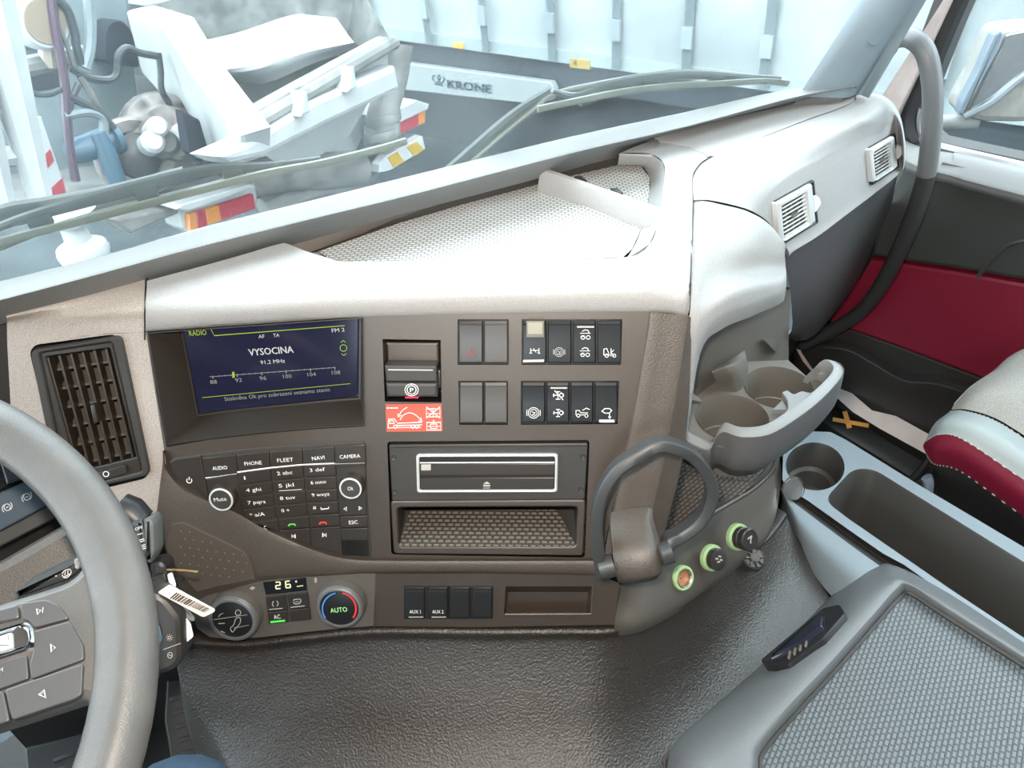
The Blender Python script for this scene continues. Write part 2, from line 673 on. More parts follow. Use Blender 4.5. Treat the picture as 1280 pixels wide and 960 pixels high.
# window opening outline in the door plane
wo = [(1228, -70), (1180, 40), (1150, 118), (1140, 140), (1139, 158), (1146, 174), (1160, 186), (1280, 213), (1420, 245), (1500, 262)]
wi = [DOORP.px(*p) for p in wo] + [V((XD, y, q)) for y, q in ((-.52, .585), (-.56, .63), (-.56, 1.25), (-.50, 1.32), (.30, 1.32), (.37, 1.27), (.42, 1.10))]
oo = [V((XD, .60, .05)), V((XD, .53, .58)), V((XD, .50, .70)), V((XD, .475, .90)), V((XD, .42, 1.22)), V((XD, .22, 1.56)), V((XD, -1.3, 1.56)), V((XD, -1.3, .05))]
m = MB()
m.fill(oo, [wi])
m.fill([p + V((.07, 0, 0)) for p in oo], [[p + V((.07, 0, 0)) for p in wi]])
m.well(wi, [p + V((.07, 0, 0)) for p in wi], cap=False)
dp = m.build('door_frame', DOORM, door)
m = MB()
ws2 = cr(wi[:8], 4)
m.tube([p + V((-.004, 0, 0)) for p in ws2], (.012, .016), 8, flat=(-1, 0, 0))
m.build('window_seal', SEAL, door)
m = MB()
m.tube([p + V((-.010, -.006, .004)) for p in cr([DOORP.px(*p) for p in [(1152, 135), (1149, 150), (1152, 168), (1164, 180), (1280, 208), (1420, 240)]], 5)], .006, 8)
m.build('glass_channel', STEEL, door)
m = MB()
m.fill([p + V((.035, 0, 0)) for p in wi])
SG = glass('side_glass', (.97, 1, 1), .01)
o = m.build('window_2', SG, door)
# upper ledge of the door, its capping and the black field below
m = MB()
s0 = [(1128, 176), (1150, 186), (1200, 196), (1280, 213), (1420, 243)]
s1 = [(1132, 198), (1155, 208), (1200, 219), (1280, 241), (1420, 278)]
m.loft([dpl([(x, y + d) for x, y in s_], o) for s_, d, o in ((s0, -4, .0), (s0, 0, .03), (s1, -1, .06), (s1, 6, .062), (s1, 14, .052), (s1, 18, .0))], 4, 4)
m.build('sill_capping', SILL, door)
SCP = Pl(DOORP.px(1220, 208, .05), DOORP.px(1280, 222, .034) - DOORP.px(1200, 200, .05), V((-.6, 0, .8)))
m = MB()
m.slab(SCP, [(1178, 203), (1240, 218), (1232, 226), (1172, 210)], 0, .0015, .0005)
m.build('vent_grille', SILL, door)
m = MB()
m.slab(SCP, [(1258, 222), (1300, 231), (1300, 247), (1255, 234)], 0, .004, .001)
m.build('window_switch', BLACK, door)
UPF = mat('door_upper_fabric', (.035, .037, .034), .75, grain=(1300, .3))
m = MB()
up_o = [(1128, 200), (1160, 214), (1280, 246), (1440, 290), (1440, 392), (1280, 352), (1200, 338), (1118, 326), (1088, 321), (1100, 260)]
m.slab(DOORP, dpl(up_o, .035), -.002, .035, .008, raw=True)
m.build('upper_panel', UPF, door)
m = MB()
m.tube([DOORP.px(*p, .036) for p in cr([(1222, 346), (1240, 325), (1262, 306), (1290, 300), (1330, 300)], 5)], .0035, 6)
m.build('armrest_seam', DARK, door)
RED = mat('wine_red_leatherette', (.205, .007, .028), .5, grain=(700, .25))
m = MB()
red = [(1088, 324), (1120, 328), (1200, 340), (1280, 354), (1440, 394), (1440, 540), (1300, 500), (1225, 473), (1180, 456), (1120, 433), (1066, 414), (1035, 402), (1060, 370)]
m.slab(DOORP, dpl(red, .028), -.002, .028, .006, raw=True)
m.build('red_insert', RED, door)
m = MB()
low = [(1020, 400), (1066, 413), (1120, 432), (1180, 455), (1225, 472), (1300, 499), (1440, 539), (1440, 760), (1160, 610), (1080, 560), (1000, 440)]
m.slab(DOORP, dpl(low, .02), -.002, .02, .004, raw=True)
m.build('lower_panel', DOORM, door)
m = MB()
pk = [(1028, 432), (1060, 436), (1090, 452), (1130, 474), (1170, 478), (1215, 492), (1300, 520)]
m.loft([[DOORP.px(x, y - 10, .018) for x, y in pk], [DOORP.px(x, y - 5, .034) for x, y in pk], [DOORP.px(x, y + 1, .055) for x, y in pk], [DOORP.px(x, y + 10, .05) for x, y in pk], [DOORP.px(x, y + 40, .034) for x, y in pk], [DOORP.px(x, y + 70, .02) for x, y in pk]], 4, 3)
m.build('pocket', mat('door_pocket', (.035, .033, .032), .42, grain=(900, .2)), door)

# bright door-step strip and black step well at the foot of the door
m = MB()
st = [(994, 433), (1012, 438), (1040, 470), (1090, 513), (1120, 520), (1165, 545), (1230, 585)]
sb = [(994, 434), (1004, 452), (1030, 483), (1066, 515), (1100, 536), (1155, 566), (1220, 605)]
ST = Pl(Xp(1090, 515, 1.16), (0, -1, 0), (.8, 0, .6))
m.loops([[ST.px(*p, o) for p in st + sb[::-1]] for o in (-.02, 0)])
struct(m.build('trim_5', mat('door_step_paint', (.62, .53, .50), .4, mottle=(20, .08))))

# ================================================================ DASHBOARD
dash = thing('dashboard', 'grey plastic truck dashboard running below the windscreen from wheel to passenger door', 'dashboard', (.35, .45, .36))

# ---- ledge along the windscreen
lt = [(-300, 430), (0, 354), (125, 323), (250, 287), (400, 250), (520, 220), (720, 171), (860, 141), (984, 113), (1044, 106), (1066, 104)]
lc = [(-300, 452), (0, 375), (125, 342), (250, 308), (400, 271), (520, 242), (720, 190), (860, 158), (984, 124), (1048, 111.5), (1070, 108.5)]
lb = [(-300, 474), (0, 397), (125, 365), (250, 331), (400, 289), (520, 256), (720, 204), (860, 161.5), (984, 133), (1050, 118), (1074, 114.5)]
m = MB()
top = [Zp(x, y, ZL + .025) for x, y in lt]
cre = [Zp(x, y, ZL + .025) for x, y in lc]
bot = [Zp(x, y, ZL - .004) for x, y in lb]
m.loft([[p + V((0, .012, -.03)) for p in top], [p + V((0, .004, 0)) for p in top], [t * .85 + c * .15 for t, c in zip(top, cre)]], 3, 1)
m.loft([[t * .85 + c * .15 for t, c in zip(top, cre)], [t * .3 + c * .7 for t, c in zip(top, cre)], [t * .05 + c * .95 for t, c in zip(top, cre)], [c * .9 + b * .1 + V((0, -.0005, .0003)) for c, b in zip(cre, bot)], [c * .5 + b * .5 for c, b in zip(cre, bot)], bot, [b + V((0, .012, -.012)) for b in bot]], 3, 2)
m.build('windscreen_ledge', LEDGE, dash)

# ---- driver-side upper piece, left of the seam, with the vent cut-out
vo = [(37, 440), (44, 431), (140, 418), (150, 422), (187, 588), (182, 598), (90, 620), (78, 612)]
vi = rr(vo, 6, 3)
m = MB()
left_out = [(184, 415.5), (190, 462), (206, 560), (212, 600), (205, 640), (160, 652), (120, 644), (84, 634), (46, 570), (14, 520), (9, 430), (60, 427.5), (120, 418)]
LO = [LP.px(*p) for p in left_out]
m.fill(LO, [[LP.px(*p) for p in vi]])
m.build('driver_fascia', PADV, dash)
m = MB()
xs_ = (8, 60, 120, 181)
r_ = [[LP.px(x + (1 if x == 8 else 0), y, o) for x, y in zip(xs_, ys)] for ys, o in (((430, 427.5, 418, 415.5), 0), ((415, 411, 403, 400), 0), ((403, 396, 389, 385), .0015))]
r_ += [[Zp(x, y, ZL - d) for x, y in zip(xs_, ys)] for ys, d in (((398, 386, 372, 364), .006), ((393, 378, 361, 345), .003))]
m.loft(r_, 4, 5)
m.build('driver_top_pad', PADV, dash)
m = MB()
sideo = [LP.px(8, 400), LP.px(9, 430), LP.px(14, 520), LP.px(46, 570)]
m.grid([sideo, [p - LP.n * .08 - LP.u * .004 for p in sideo]])
m.build('driver_end_panel', PAD, dash)
m = MB()   # dark underside and left part of the dash, behind the wheel
m.aabb((-.95, .86, .30), (.02, .90, .66))
m.build('driver_dash_body', DARK, dash)

# ---- centre pad: rolls from the switch panel up to the tray
cols = [
    [(182, 413), (182, 385), (183, 366), (184, 351)],
    [(260, 406), (258, 380), (258, 352), (262, 330)],
    [(308, 403), (306, 377), (305, 346), (308, 317)],
    [(340, 400.5), (340, 374), (339, 341), (341, 307)],
    [(356, 399.5), (356, 373), (354, 338), (357, 304.5)],
    [(380, 398), (379, 372), (377, 339), (380, 313)],
    [(412, 396.5), (411, 370), (410, 342), (412, 323)],
    [(455, 395), (455, 369), (450, 344), (440, 327)],
    [(580, 392), (580, 366), (580, 345), (580, 325)],
    [(700, 390), (700, 364), (705, 343), (705, 324)],
    [(790, 389), (795, 364), (795, 342), (787, 321)],
    [(814, 389), (820, 362), (826, 338), (812, 305)],
    [(840, 391), (845, 362), (848, 325), (821, 285)],
    [(861, 394), (863, 350), (862, 300), (825, 262)],
]
rows = [[], [], [], [], []]
for k, c in enumerate(cols):
    rows[0].append(CP.px(*c[0], -.014) if 1 else 0)
    rows[1].append(CP.px(*c[0], .0005))
    rows[2].append(CP.px(*c[1], .007))
    rows[3].append(Zp(*c[2], ZL - .004))
    rows[4].append(Zp(*c[3], ZL))
# ... and runs on as a strip between the tray and the passenger seam
for a, b, c, d in ((CP.px(863, 350, .007), Zp(863, 322, ZL - .006), Zp(856, 285, ZL), (828, 248)), (Zp(865, 305, ZL - .006), Zp(864, 282, ZL - .002), Zp(853, 256, ZL + .001), (829, 236))):
    for r, p in zip(rows, (a + V((.004, .004, -.012)), a, b, c, Zp(*d, ZL))): r.append(p)
ri = [(831, 220), (829, 203), (815, 193), (795, 191), (774, 192)]
ro = [(867, 245), (868, 216), (887, 194), (862, 181.5), (821, 176)]
for p, q in zip(ri, ro):
    o, i = Zp(*q, ZL - .003), Zp(*p, ZL)
    for r, x in zip(rows, (o + V((.004, 0, -.012)), o, o * .85 + i * .15 + V((0, 0, .0015)), o * .45 + i * .55 + V((0, 0, .002)), i)): r.append(x)
m = MB()
m.loft(rows, 5, 5)
m.build('top_pad', PAD, dash)
for P_ in ([Zp(*p, ZL - .001) for p in [(868, 216), (876, 204), (888, 193.5), (862, 181.5), (821, 176)]], [CP.px(861, 394, .001), CP.px(863, 350, .007), Zp(865, 300, ZL - .004), Zp(867, 245, ZL - .002), Zp(868, 216, ZL - .001)], [LP.px(181, 425, .0), LP.px(181, 404, .001), LP.px(181, 384, .002), Zp(182, 363, ZL - .004), Zp(184, 346, ZL - .002)]):
    m = MB(); m.tube(cr(P_, 6), .0008, 5); m.build('pad_seam', BLACK, dash)

# ---- storage tray sunk into the pad
rim_o = [(353, 302), (395, 319), (440, 327), (580, 325), (705, 324), (787, 321), (812, 305), (821, 285), (828, 245), (831, 220), (829, 203), (815, 193), (774, 192)]
zt = ZL - .030
flo = [(398, 315), (412, 324), (450, 331), (580, 331), (705, 331), (772, 328), (790, 312), (800, 290), (808, 262), (812, 240), (812, 222), (800, 207), (770, 206)]
m = MB()
rimP = [Zp(*p, ZL) for p in rim_o]
floP = [Zp(p[0], p[1], zt) for p in flo]
m.bridge(m.add([rimP[0]] + rimP), m.add([rimP[0]] + [a + (b - a) * .0 + V((0, 0, -.003)) for a, b in zip(rimP, floP)]), closed=False)
a1 = [a + V((0, 0, -.003)) for a in rimP]
mid = [V((a.x * .55 + b.x * .45, a.y * .55 + b.y * .45, zt + .009)) for a, b in zip(a1, floP)]
m.loft([a1, mid, floP], 3, 5)
m.build('storage_tray', PAD, dash)
m = MB()
far = [(398, 315), (500, 279), (620, 244), (700, 222), (770, 206)]
fl_loop = floP + [Zp(*p, zt) for p in far[::-1][1:-1]]
m.fill([p + V((0, 0, .0006)) for p in fl_loop])
TRP = Pl((.45, .6, zt), _b - _a, (0, 0, 0)) if 0 else Pl((.45, .6, zt), V((.75, -.66, 0)), V((.66, .75, 0)))
MAT1 = weave('tray_mat', (.80, .82, .82), (.33, .32, .31), TRP, .0075, .0046, rough=.4, strength=.45, dist=.0015, soft=.3)  # same plastic as the pad; paler colours carry the sky glare
m.build('tray_mat', MAT1, dash)
m = MB()   # back wall of the tray, under the ledge
wl = [(340, 303), (400, 287), (520, 255), (673, 214), (774, 191)]
wl2 = [(352, 331), (398, 314), (500, 278.5), (620, 243.5), (700, 221.5), (775, 204)]
up_l = [Zp(x, y, ZL - .004) + V((0, .006, 0)) for x, y in cr([(V((x, y))) for x, y in wl], 4)]
lo_l = [Zp(p[0], p[1], zt - .002) + V((0, .004, 0)) for p in cr([V((x, y)) for x, y in [(355, 330), (398, 314), (500, 278.5), (650, 235), (775, 204)]], 4)]
m.bridge(m.add(up_l), m.add(lo_l), closed=False)
m.build('tray_back_wall', mat('tray_wall_plastic', (.20, .175, .16), .5, grain=(900, .2)), dash)
# divider step across the tray
m = MB()
da, db = [(676, 213), (740, 235), (829, 266)], [(672, 240), (735, 260), (815, 291)]
m.loft([[Zp(*p, zt) for p in db], [Zp(p[0] + 1, p[1] - 12, zt + .012) for p in db], [Zp(p[0], p[1] + 1, ZL - .005) for p in da], [Zp(p[0] + 3, p[1] - 2, ZL - .003) for p in da], [Zp(p[0] + 6, p[1] - 3, ZL - .005) for p in da], [Zp(p[0] + 12, p[1] + 1, zt) for p in da]], 1, 3)
m.build('tray_divider', PAD, dash)
for a in [(725, 223), (770, 238)]:
    m = MB()
    pl = ZT(ZL - .016)
    m.slab(pl, [(a[0] - 7, a[1] - 3), (a[0] + 1, a[1] - 4), (a[0] + 9, a[1] + 2), (a[0] + 2, a[1] + 4)], -.004, .003, .001)
    m.build('divider_clip', DARK, dash)

# ---- centre switch panel face
scr_o = [(183, 414), (455, 395), (457, 533), (400, 536), (330, 542), (260, 550), (208, 559), (197, 500)]
grp_l1, grp_l2 = box(572, 399, 636, 456), [(573, 476), (635, 476), (635, 531), (574, 531)]
grp_r1, grp_r2 = [(652, 399), (778, 399), (776, 456), (652, 456)], [(651, 476), (774, 476), (772, 530), (651, 531)]
cd_o = [(484, 552), (737, 550), (731, 697), (489, 693)]
pb_o = [(478, 424), (551, 425), (552, 503), (481, 502)]
key_o = [(210, 576), (250, 569), (330, 560), (400, 556), (455, 553), (464, 697), (430, 694), (400, 687), (370, 676), (330, 657), (296, 637), (270, 627), (235, 610), (216, 594)]
fo_ = [(455, 394.5), (812, 389), (808, 420), (796, 490), (778, 590), (760, 660), (752, 699), (470, 700), (430, 697), (396, 688), (366, 676), (330, 659), (296, 639), (260, 624), (228, 608), (208, 585), (205, 560), (182, 413)]
m = MB()
m.fill([CP.px(*p) for p in fo_], [[CP.px(*p) for p in L] for L in (rr(cd_o, 5), pb_o, grp_l1, grp_l2, grp_r1, grp_r2, [(x * .996 + 1.3, y * .996 + 2) for x, y in scr_o])])
m.build('centre_fascia', FASC, dash)
# housings behind the openings
m = MB()
for L, d in ((grp_l1, .004), (grp_l2, .004), (grp_r1, .004), (grp_r2, .004), (pb_o, .03)):
    m.well([CP.px(*p) for p in L], [CP.px(*p) - CP.n * d for p in L])
m.build('switch_housing', BLACK, dash)

# bright parting line and padded band below the key panel
lipc = [(205, 563), (208, 585), (228, 608), (260, 624), (296, 639), (330, 659), (366, 676), (396, 688), (430, 697), (470, 700), (600, 700.5), (752, 700)]
lipb = [(196, 640), (212, 700), (235, 748), (262, 742), (296, 733), (330, 725), (366, 722), (396, 720), (430, 718), (470, 716.5), (600, 716), (752, 719)]
lt_ = [CP.px(*p, .0) for p in lipc]
m = MB()
m.loft([[p - CP.n * .004 for p in lt_], [p + CP.n * .003 for p in lt_], [CP.px(a[0] * .93 + b[0] * .07, a[1] * .93 + b[1] * .07, .006) for a, b in zip(lipc, lipb)], [CP.px(a[0] * .5 + b[0] * .5, a[1] * .5 + b[1] * .5, .007) for a, b in zip(lipc, lipb)], [CP.px(*b, .004) for b in lipb], [CP.px(*b, -.012) for b in lipb]], 4, 3)
m.build('padded_band', BODY, dash)
m = MB()
pnl = [(214, 656), (229, 653), (304, 689), (312, 700), (320, 724), (270, 734), (245, 741), (212, 700), (206, 680)]
m.slab(CP, rr(pnl, 4), .004, .0088, .0008)
TEXP = mat('dotted_panel', (.085, .068, .056), .48, grain=(350, .25))
m.build('ignition_trim_panel', TEXP, dash)
m = MB()
rnd = random.Random(3)
for j in range(8):
    for i in range(9):
        x, y = 226 + i * 11 + (j % 2) * 5, 664 + j * 10 + i * 1.5
        if 214 + .1 * j < x < 312 and y < 726 - .1 * (x - 250) and y > 660 + max(0, (x - 229)) * .46:
            m.slab(CP, ell(x, y, .9, .7, 6), .0085, .0091)
m.build('dot_texture', mat('pale_dots', (.24, .21, .18), .5), dash)

# lower face: climate strip and utility strip
lo_o = [(470, 717), (600, 716.5), (752, 719), (775, 730), (768, 781), (600, 784), (466, 783), (455, 760)]
ct_o = [(632, 733), (741, 733), (739, 767), (630, 768)]
m = MB()
m.fill([CP.px(*p, .002) for p in lo_o], [[CP.px(*p, .002) for p in ct_o]])
m.well([CP.px(*p, .002) for p in ct_o], [CP.px(p[0] + (3 if p[0] < 700 else -6), p[1] + (7 if p[1] < 750 else -3), -.018) for p in ct_o])
m.build('lower_fascia', FASC, dash)
m = MB()
m.tube([CP.px(*p, .0025) for p in [(631, 768), (739, 767.5)]], .0012, 6)
m.tube([CP.px(*p, .0025) for p in [(741, 733), (739, 767.5)]], .0009, 6)
m.build('coin_recess_lip', BODY, dash)
cl_o = [(240, 770), (236, 748), (262, 741), (296, 733), (330, 725), (366, 722), (396, 719), (430, 717.5), (470, 717), (467, 783), (430, 786), (380, 791), (330, 797), (290, 800), (262, 797), (246, 786)]
m = MB()
m.slab(CP, cl_o, -.02, .0025, .001)
CLIM = mat('climate_panel_grey', (.105, .095, .085), .45, grain=(1500, .1))
climp = m

# ---- column at the end of the stack and its chamfer
colL = [(812, 390), (808, 420), (796, 490), (778, 590), (762, 660), (752, 719)]
colR = [(861, 395), (850, 470), (838, 540), (826, 600), (813, 655), (806, 690)]
colC = [(862, 396), (862, 470), (858, 540), (850, 590), (835, 650), (824, 690)]
m = MB()
L0 = [CP.px(*p, -.002) for p in colL]
L1 = [CP.px(p[0] + 1.5, p[1], .008) for p in colL]
L2 = [CP.px(p[0] - 3, p[1], .009) for p in colR]
L3 = [CP.px(*p, .006) for p in colR]
L4 = [CP.px(*p, -.012) for p in colC]
L5 = [p + V((.01, .05, 0)) for p in L4]
m.loft([L0, L1, [(a + b) / 2 for a, b in zip(L1, L2)], L2, L3, L4, L5], 4, 3)
m.build('stack_end_column', BODY, dash)

# ---- passenger side: top insert, rolled pad, fascia, dark lower panel
sm = [(866, 250), (868, 216), (878, 201), (893, 193), (960, 167), (1010, 148), (1045, 136), (1066, 127), (1071, 121), (1064, 117)]
ins_b = [(821, 176), (830, 172), (845, 167), (862, 161), (890, 154), (940, 142), (984, 132.5), (1020, 123.5), (1045, 118), (1058, 116)]
m = MB()
ia = [Zp(*p, ZL - .001) + V((.006, .03, 0)) for p in ins_b]
ib = [Zp(*p, ZL) for p in [(824, 177), (840, 178), (858, 181.5), (878, 189), (893, 191), (960, 165), (1010, 146), (1042, 135), (1064, 125), (1066, 118)]]
m.loft([ia, [(a * .6 + b * .4) + V((0, 0, .003)) for a, b in zip(ia, ib)], ib, [b + V((0, -.001, -.003)) for b in ib], [b + V((.001, .004, -.010)) for b in ib]], 4, 3)
m.build('passenger_top_insert', PAD, dash)
m = MB()
m.tube(cr([Zp(*p, ZL - .0035) for p in [(893, 194), (960, 168), (1010, 149), (1044, 137.5), (1067, 127), (1069, 119)]], 5), .0016, 6)
m.build('insert_seam', PAD, dash)
# rolled pad columns (top seam -> crest -> shoulder -> fascia -> bottom edge)
pc_ = [
    [(867, 250, .70), (885, 250, .697), (915, 256, .692), (940, 264, .686), (962, 279, .672), (981, 305, .640), (986, 321, .60)],
    [(868, 218, .70), (900, 226, .703), (935, 232, .700), (958, 240, .690), (965, 256, .672), (983, 304, .635), (993, 314, .60)],
    [(893, 195, .70), (930, 198, .703), (965, 205, .698), (985, 214, .686), (993, 228, .666), (1014, 289, .625), (1024, 294, .595)],
    [(960, 169, .70), (985, 174, .703), (1015, 181, .698), (1030, 192, .684), (1036, 206, .665), (1052, 260, .62), (1060, 267, .59)],
    [(1010, 150, .70), (1030, 154, .702), (1055, 161, .697), (1068, 172, .682), (1074, 186, .663), (1086, 234, .615), (1092, 243, .585)],
    [(1045, 138, .70), (1063, 142, .70), (1085, 148, .694), (1097, 158, .680), (1102, 172, .660), (1113, 216, .61), (1118, 222, .578)],
    [(1068, 127, .70), (1083, 130, .70), (1100, 136, .692), (1113, 146, .676), (1119, 160, .654), (1124, 200, .615), (1125, 214, .575)],
    [(1069, 119, .70), (1088, 119, .699), (1106, 126, .690), (1119, 139, .672), (1127, 160, .648), (1130, 188, .625), (1127, 213, .575)],
    [(1069, 118, .69), (1090, 117, .688), (1108, 122, .678), (1122, 137, .66), (1129, 160, .64), (1132, 188, .61), (1129, 212, .57)],
]
rows = []
for j in range(7):
    r = []
    for i, c in enumerate(pc_):
        x, y, z = c[j]
        r.append(PP.px(x, y, .0) if j in (5, 6) and i < 7 else Zp(x, y, z))
    rows.append(r)
for i in range(7):
    x, y, z = pc_[i][4]
    rows[4][i] = PP.px(x, y, .001)
    x, y, z = pc_[i][3]
    a, b = PP.px(x, y, .0), Zp(x, y, z)
    rows[3][i] = a * .6 + b * .4
rows[6] = [p.copy() for p in rows[6]]
rows.append([p - PP.n * .02 for p in rows[6]])
m = MB()
m.loft(rows, 5, 5)
m.build('passenger_pad', PAD, dash)
# dark panel under the passenger fascia
m = MB()
k0 = [(980, 322), (1024, 294), (1060, 267), (1092, 243), (1122, 217)]
k2 = [(985, 420), (1012, 424), (1040, 396), (1064, 365), (1088, 322)]
A = [PP.px(*p, -.006) for p in k0]
B = [Yp(x, y, .47 + .012 * i) for i, (x, y) in enumerate(k2)]
k3 = [(985, 520), (1000, 433), (1012, 425), (1040, 396), (1064, 366)]
m.loft([A, [a * .5 + b * .5 + V((0, -.008, 0)) for a, b in zip(A, B)], B, [b + V((0, .06, -.04)) for b in B], [b + V((0, .10, -.3)) for b in B]], 4, 4)
m.build('passenger_lower_panel', mat('dark_grey_dash', (.075, .075, .078), .5, grain=(900, .25)), dash)

# ---- housing above the cup holder
hb = [
    [(866, 251), (900, 256), (938, 266), (962, 281), (977, 303)],
    [(864, 300), (898, 302), (938, 308), (966, 318), (981, 332)],
    [(862, 350), (895, 352), (935, 352), (965, 352), (984, 354)],
    [(861, 395), (890, 398), (925, 392), (956, 380), (985, 369)],
]
rows = []
for j, r in enumerate(hb):
    yy = [(.40, .375, .365, .37, .38), (.352, .343, .34, .343, .352), (.342, .336, .334, .338, .35), (.342, .338, .338, .342, .352)][j]
    rows.append([Yp(x, y, q) for (x, y), q in zip(r, yy)])
right = [Yp(x, y, .43) + V((.012, 0, 0)) for x, y in [(982, 318), (983, 335), (985, 355), (986, 370)]]
rows2 = [r + [e] for r, e in zip(rows, right)]
rows2 = [[p + V((0, .03, -.012)) for p in rows2[0]]] + rows2
bor = [(861, 396), (878, 440), (884, 424), (900, 412), (945, 392), (980, 370)]
cc_ = [
    [(866, 251), (864, 300), (862, 350), (861, 395), (858, 440), (852, 500), (843, 560)],
    [(880, 252), (876, 302), (872, 352), (870, 395), (868, 440), (864, 495), (857, 552)],
    [(900, 256), (893, 300), (885, 345), (880, 385), (878, 410), (876, 428), (875, 443)],
    [(938, 266), (932, 305), (922, 340), (914, 365), (908, 385), (905, 398), (902, 411.5)],
    [(962, 281), (960, 310), (955, 335), (951, 355), (948, 372), (946, 383), (945, 393)],
    [(977, 303), (980, 318), (982, 332), (983, 345), (983, 354), (982.5, 362), (981, 371)],
]
yr_ = (.402, .378, .355, .341, .337, .338, .342)
rows = []
for j in range(7):
    rows.append([Yp(*c[j], yr_[j] + (.004 if i == 0 else .003 if i == 4 else .012 if i == 5 else 0)) for i, c in enumerate(cc_)])
z0_, z1_, z2_ = (.697, .697, .694, .686, .672, .645), (.691, .691, .689, .676, .657, .634), (.676, .674, .668, .652, .634, .618)
rows[0] = [Zp(*c[0], q) for c, q in zip(cc_, z0_)]
rows[1] = [Zp(*c[1], q) for c, q in zip(cc_, z1_)]
rows[2] = [Zp(*c[2], q) * .5 + rows[2][i] * .5 for i, (c, q) in enumerate(zip(cc_, z2_))]
right = [p + V((.012, .06, 0)) for p in [r[-1] for r in rows]]
rows = [r + [e] for r, e in zip(rows, right)]
rows = [[p + V((0, .03, -.012)) for p in rows[0]]] + rows
m = MB()
m.loft(rows, 5, 5)
fr2 = rows[-1][1:-1]
m.loft([fr2, [p + V((0, .045, .004)) for p in fr2]], 5, 1)
# left cheek running down beside the recess, and the lower rim
ck0 = [(861, 395), (859, 440), (853, 490), (846, 540), (838, 585)]
ck1 = [(890, 398), (878, 440), (868, 485), (862, 520), (858, 548)]
ci_ = rows[-1][1]
m.loft([[r[1] for r in rows[4:]], [r[1] + V((.003, .045, 0)) for r in rows[4:]]], 4, 1) if 0 else None
m.build('cup_holder_housing', PAD, dash)
m = MB()   # recess wall behind the cups
rw = [[(868, 408), (905, 395), (945, 380), (988, 360)], [(862, 470), (900, 450), (945, 440), (986, 420)], [(850, 560), (900, 530), (945, 500), (986, 490)]]
m.loft([[Yp(x, y, .376 if i < 3 else .384) for i, (x, y) in enumerate(r)] for r in rw], 4, 4)
q = [Yp(988, 360, .384), Yp(986, 420, .384), Yp(986, 490, .384)]
m.grid([q, [p + V((.0, .06, 0)) for p in q]])
m.build('cup_recess_wall', mat('recess_plastic', (.12, .112, .100), .45, grain=(1200, .15)), dash)

# ---- pocket beside the stack and the socket face in front of it
lip = [(822, 690), (850, 671), (890, 645), (940, 615), (962, 597), (973, 577), (975, 560)]
bf = [(768, 781), (800, 776), (840, 757), (870, 737), (900, 715), (930, 692), (955, 671), (968, 648), (974, 620), (977, 590)]
sf_t = [(768, 730), (800, 705), (828, 688), (850, 673), (880, 653), (910, 635), (940, 617), (960, 600), (971, 585), (974, 570)]
sy = [.296, .291, .288, .288, .289, .290, .293, .300, .312, .33]
T = [Yp(x, y, q + .032) for (x, y), q in zip(sf_t, sy)]
Bt = [Yp(x, y, q) for (x, y), q in zip(bf, sy)]
T[0] = CP.px(775, 735, .003); Bt[0] = CP.px(768, 781, .003)
m = MB()
m.loft([[t + V((0, .012, .0)) for t in T], [t + V((0, .004, .001)) for t in T], T, [a * .5 + b * .5 for a, b in zip(T, Bt)], Bt, [b + V((0, 0, -.02)) for b in Bt]], 4, 3)
m.build('socket_panel', mat('socket_panel_plastic', (.085, .075, .065), .45, grain=(1500, .12)), dash)
m = MB()
m.tube(cr([t + V((0, .003, .002)) for t in T[2:]], 4), .003, 8)
m.build('pocket_lip', FASC, dash)
zp = T[4].z - .022
PKP = Pl((.5, .35, zp), (1, 0, 0), (0, 1, 0))
MAT2 = weave('pocket_mat', (.13, .10, .078), (.055, .042, .034), PKP, .0080, .0048, rough=.55, strength=.9, dist=.002, soft=.3)
m = MB()
fl_ = [V((t.x, t.y + .003, zp)) for t in T[1:]]
m.fill(fl_ + [V((fl_[-1].x + .01, .42, zp + .01)), V((CP.px(850, 590).x - .02, .46, zp + .01)), V((CP.px(790, 690).x - .02, .34, zp + .005))])
m.build('pocket_mat', MAT2, dash)
m = MB()   # dried dirt left in the pocket
rnd = random.Random(11)
pz = ZT(zp + .0012)
for k in range(46):
    t = rnd.random()
    x, y = 842 + rnd.gauss(0, 6) + 10 * t, 606 + 50 * rnd.random() + rnd.gauss(0, 3)
    a = rnd.uniform(0, 3)
    m.poly([pz.px(x + rnd.uniform(.8, 3.2) * cos(a + b), y + rnd.uniform(.8, 2.4) * sin(a + b)) for b in (0, 1.1, 2.3, 3.5, 4.8)])
o = m.build('pocket_dirt', BLACK, dash)
o['kind'] = 'stuff'

# ================================================================ FITTINGS ON THE DASH
def lerp2(q, u, v):
    """Point in a pixel quad TL,TR,BR,BL."""
    a = V(q[0]) * (1 - u) + V(q[1]) * u
    b = V(q[3]) * (1 - u) + V(q[2]) * u
    p = a * (1 - v) + b * v
    return p.x, p.y


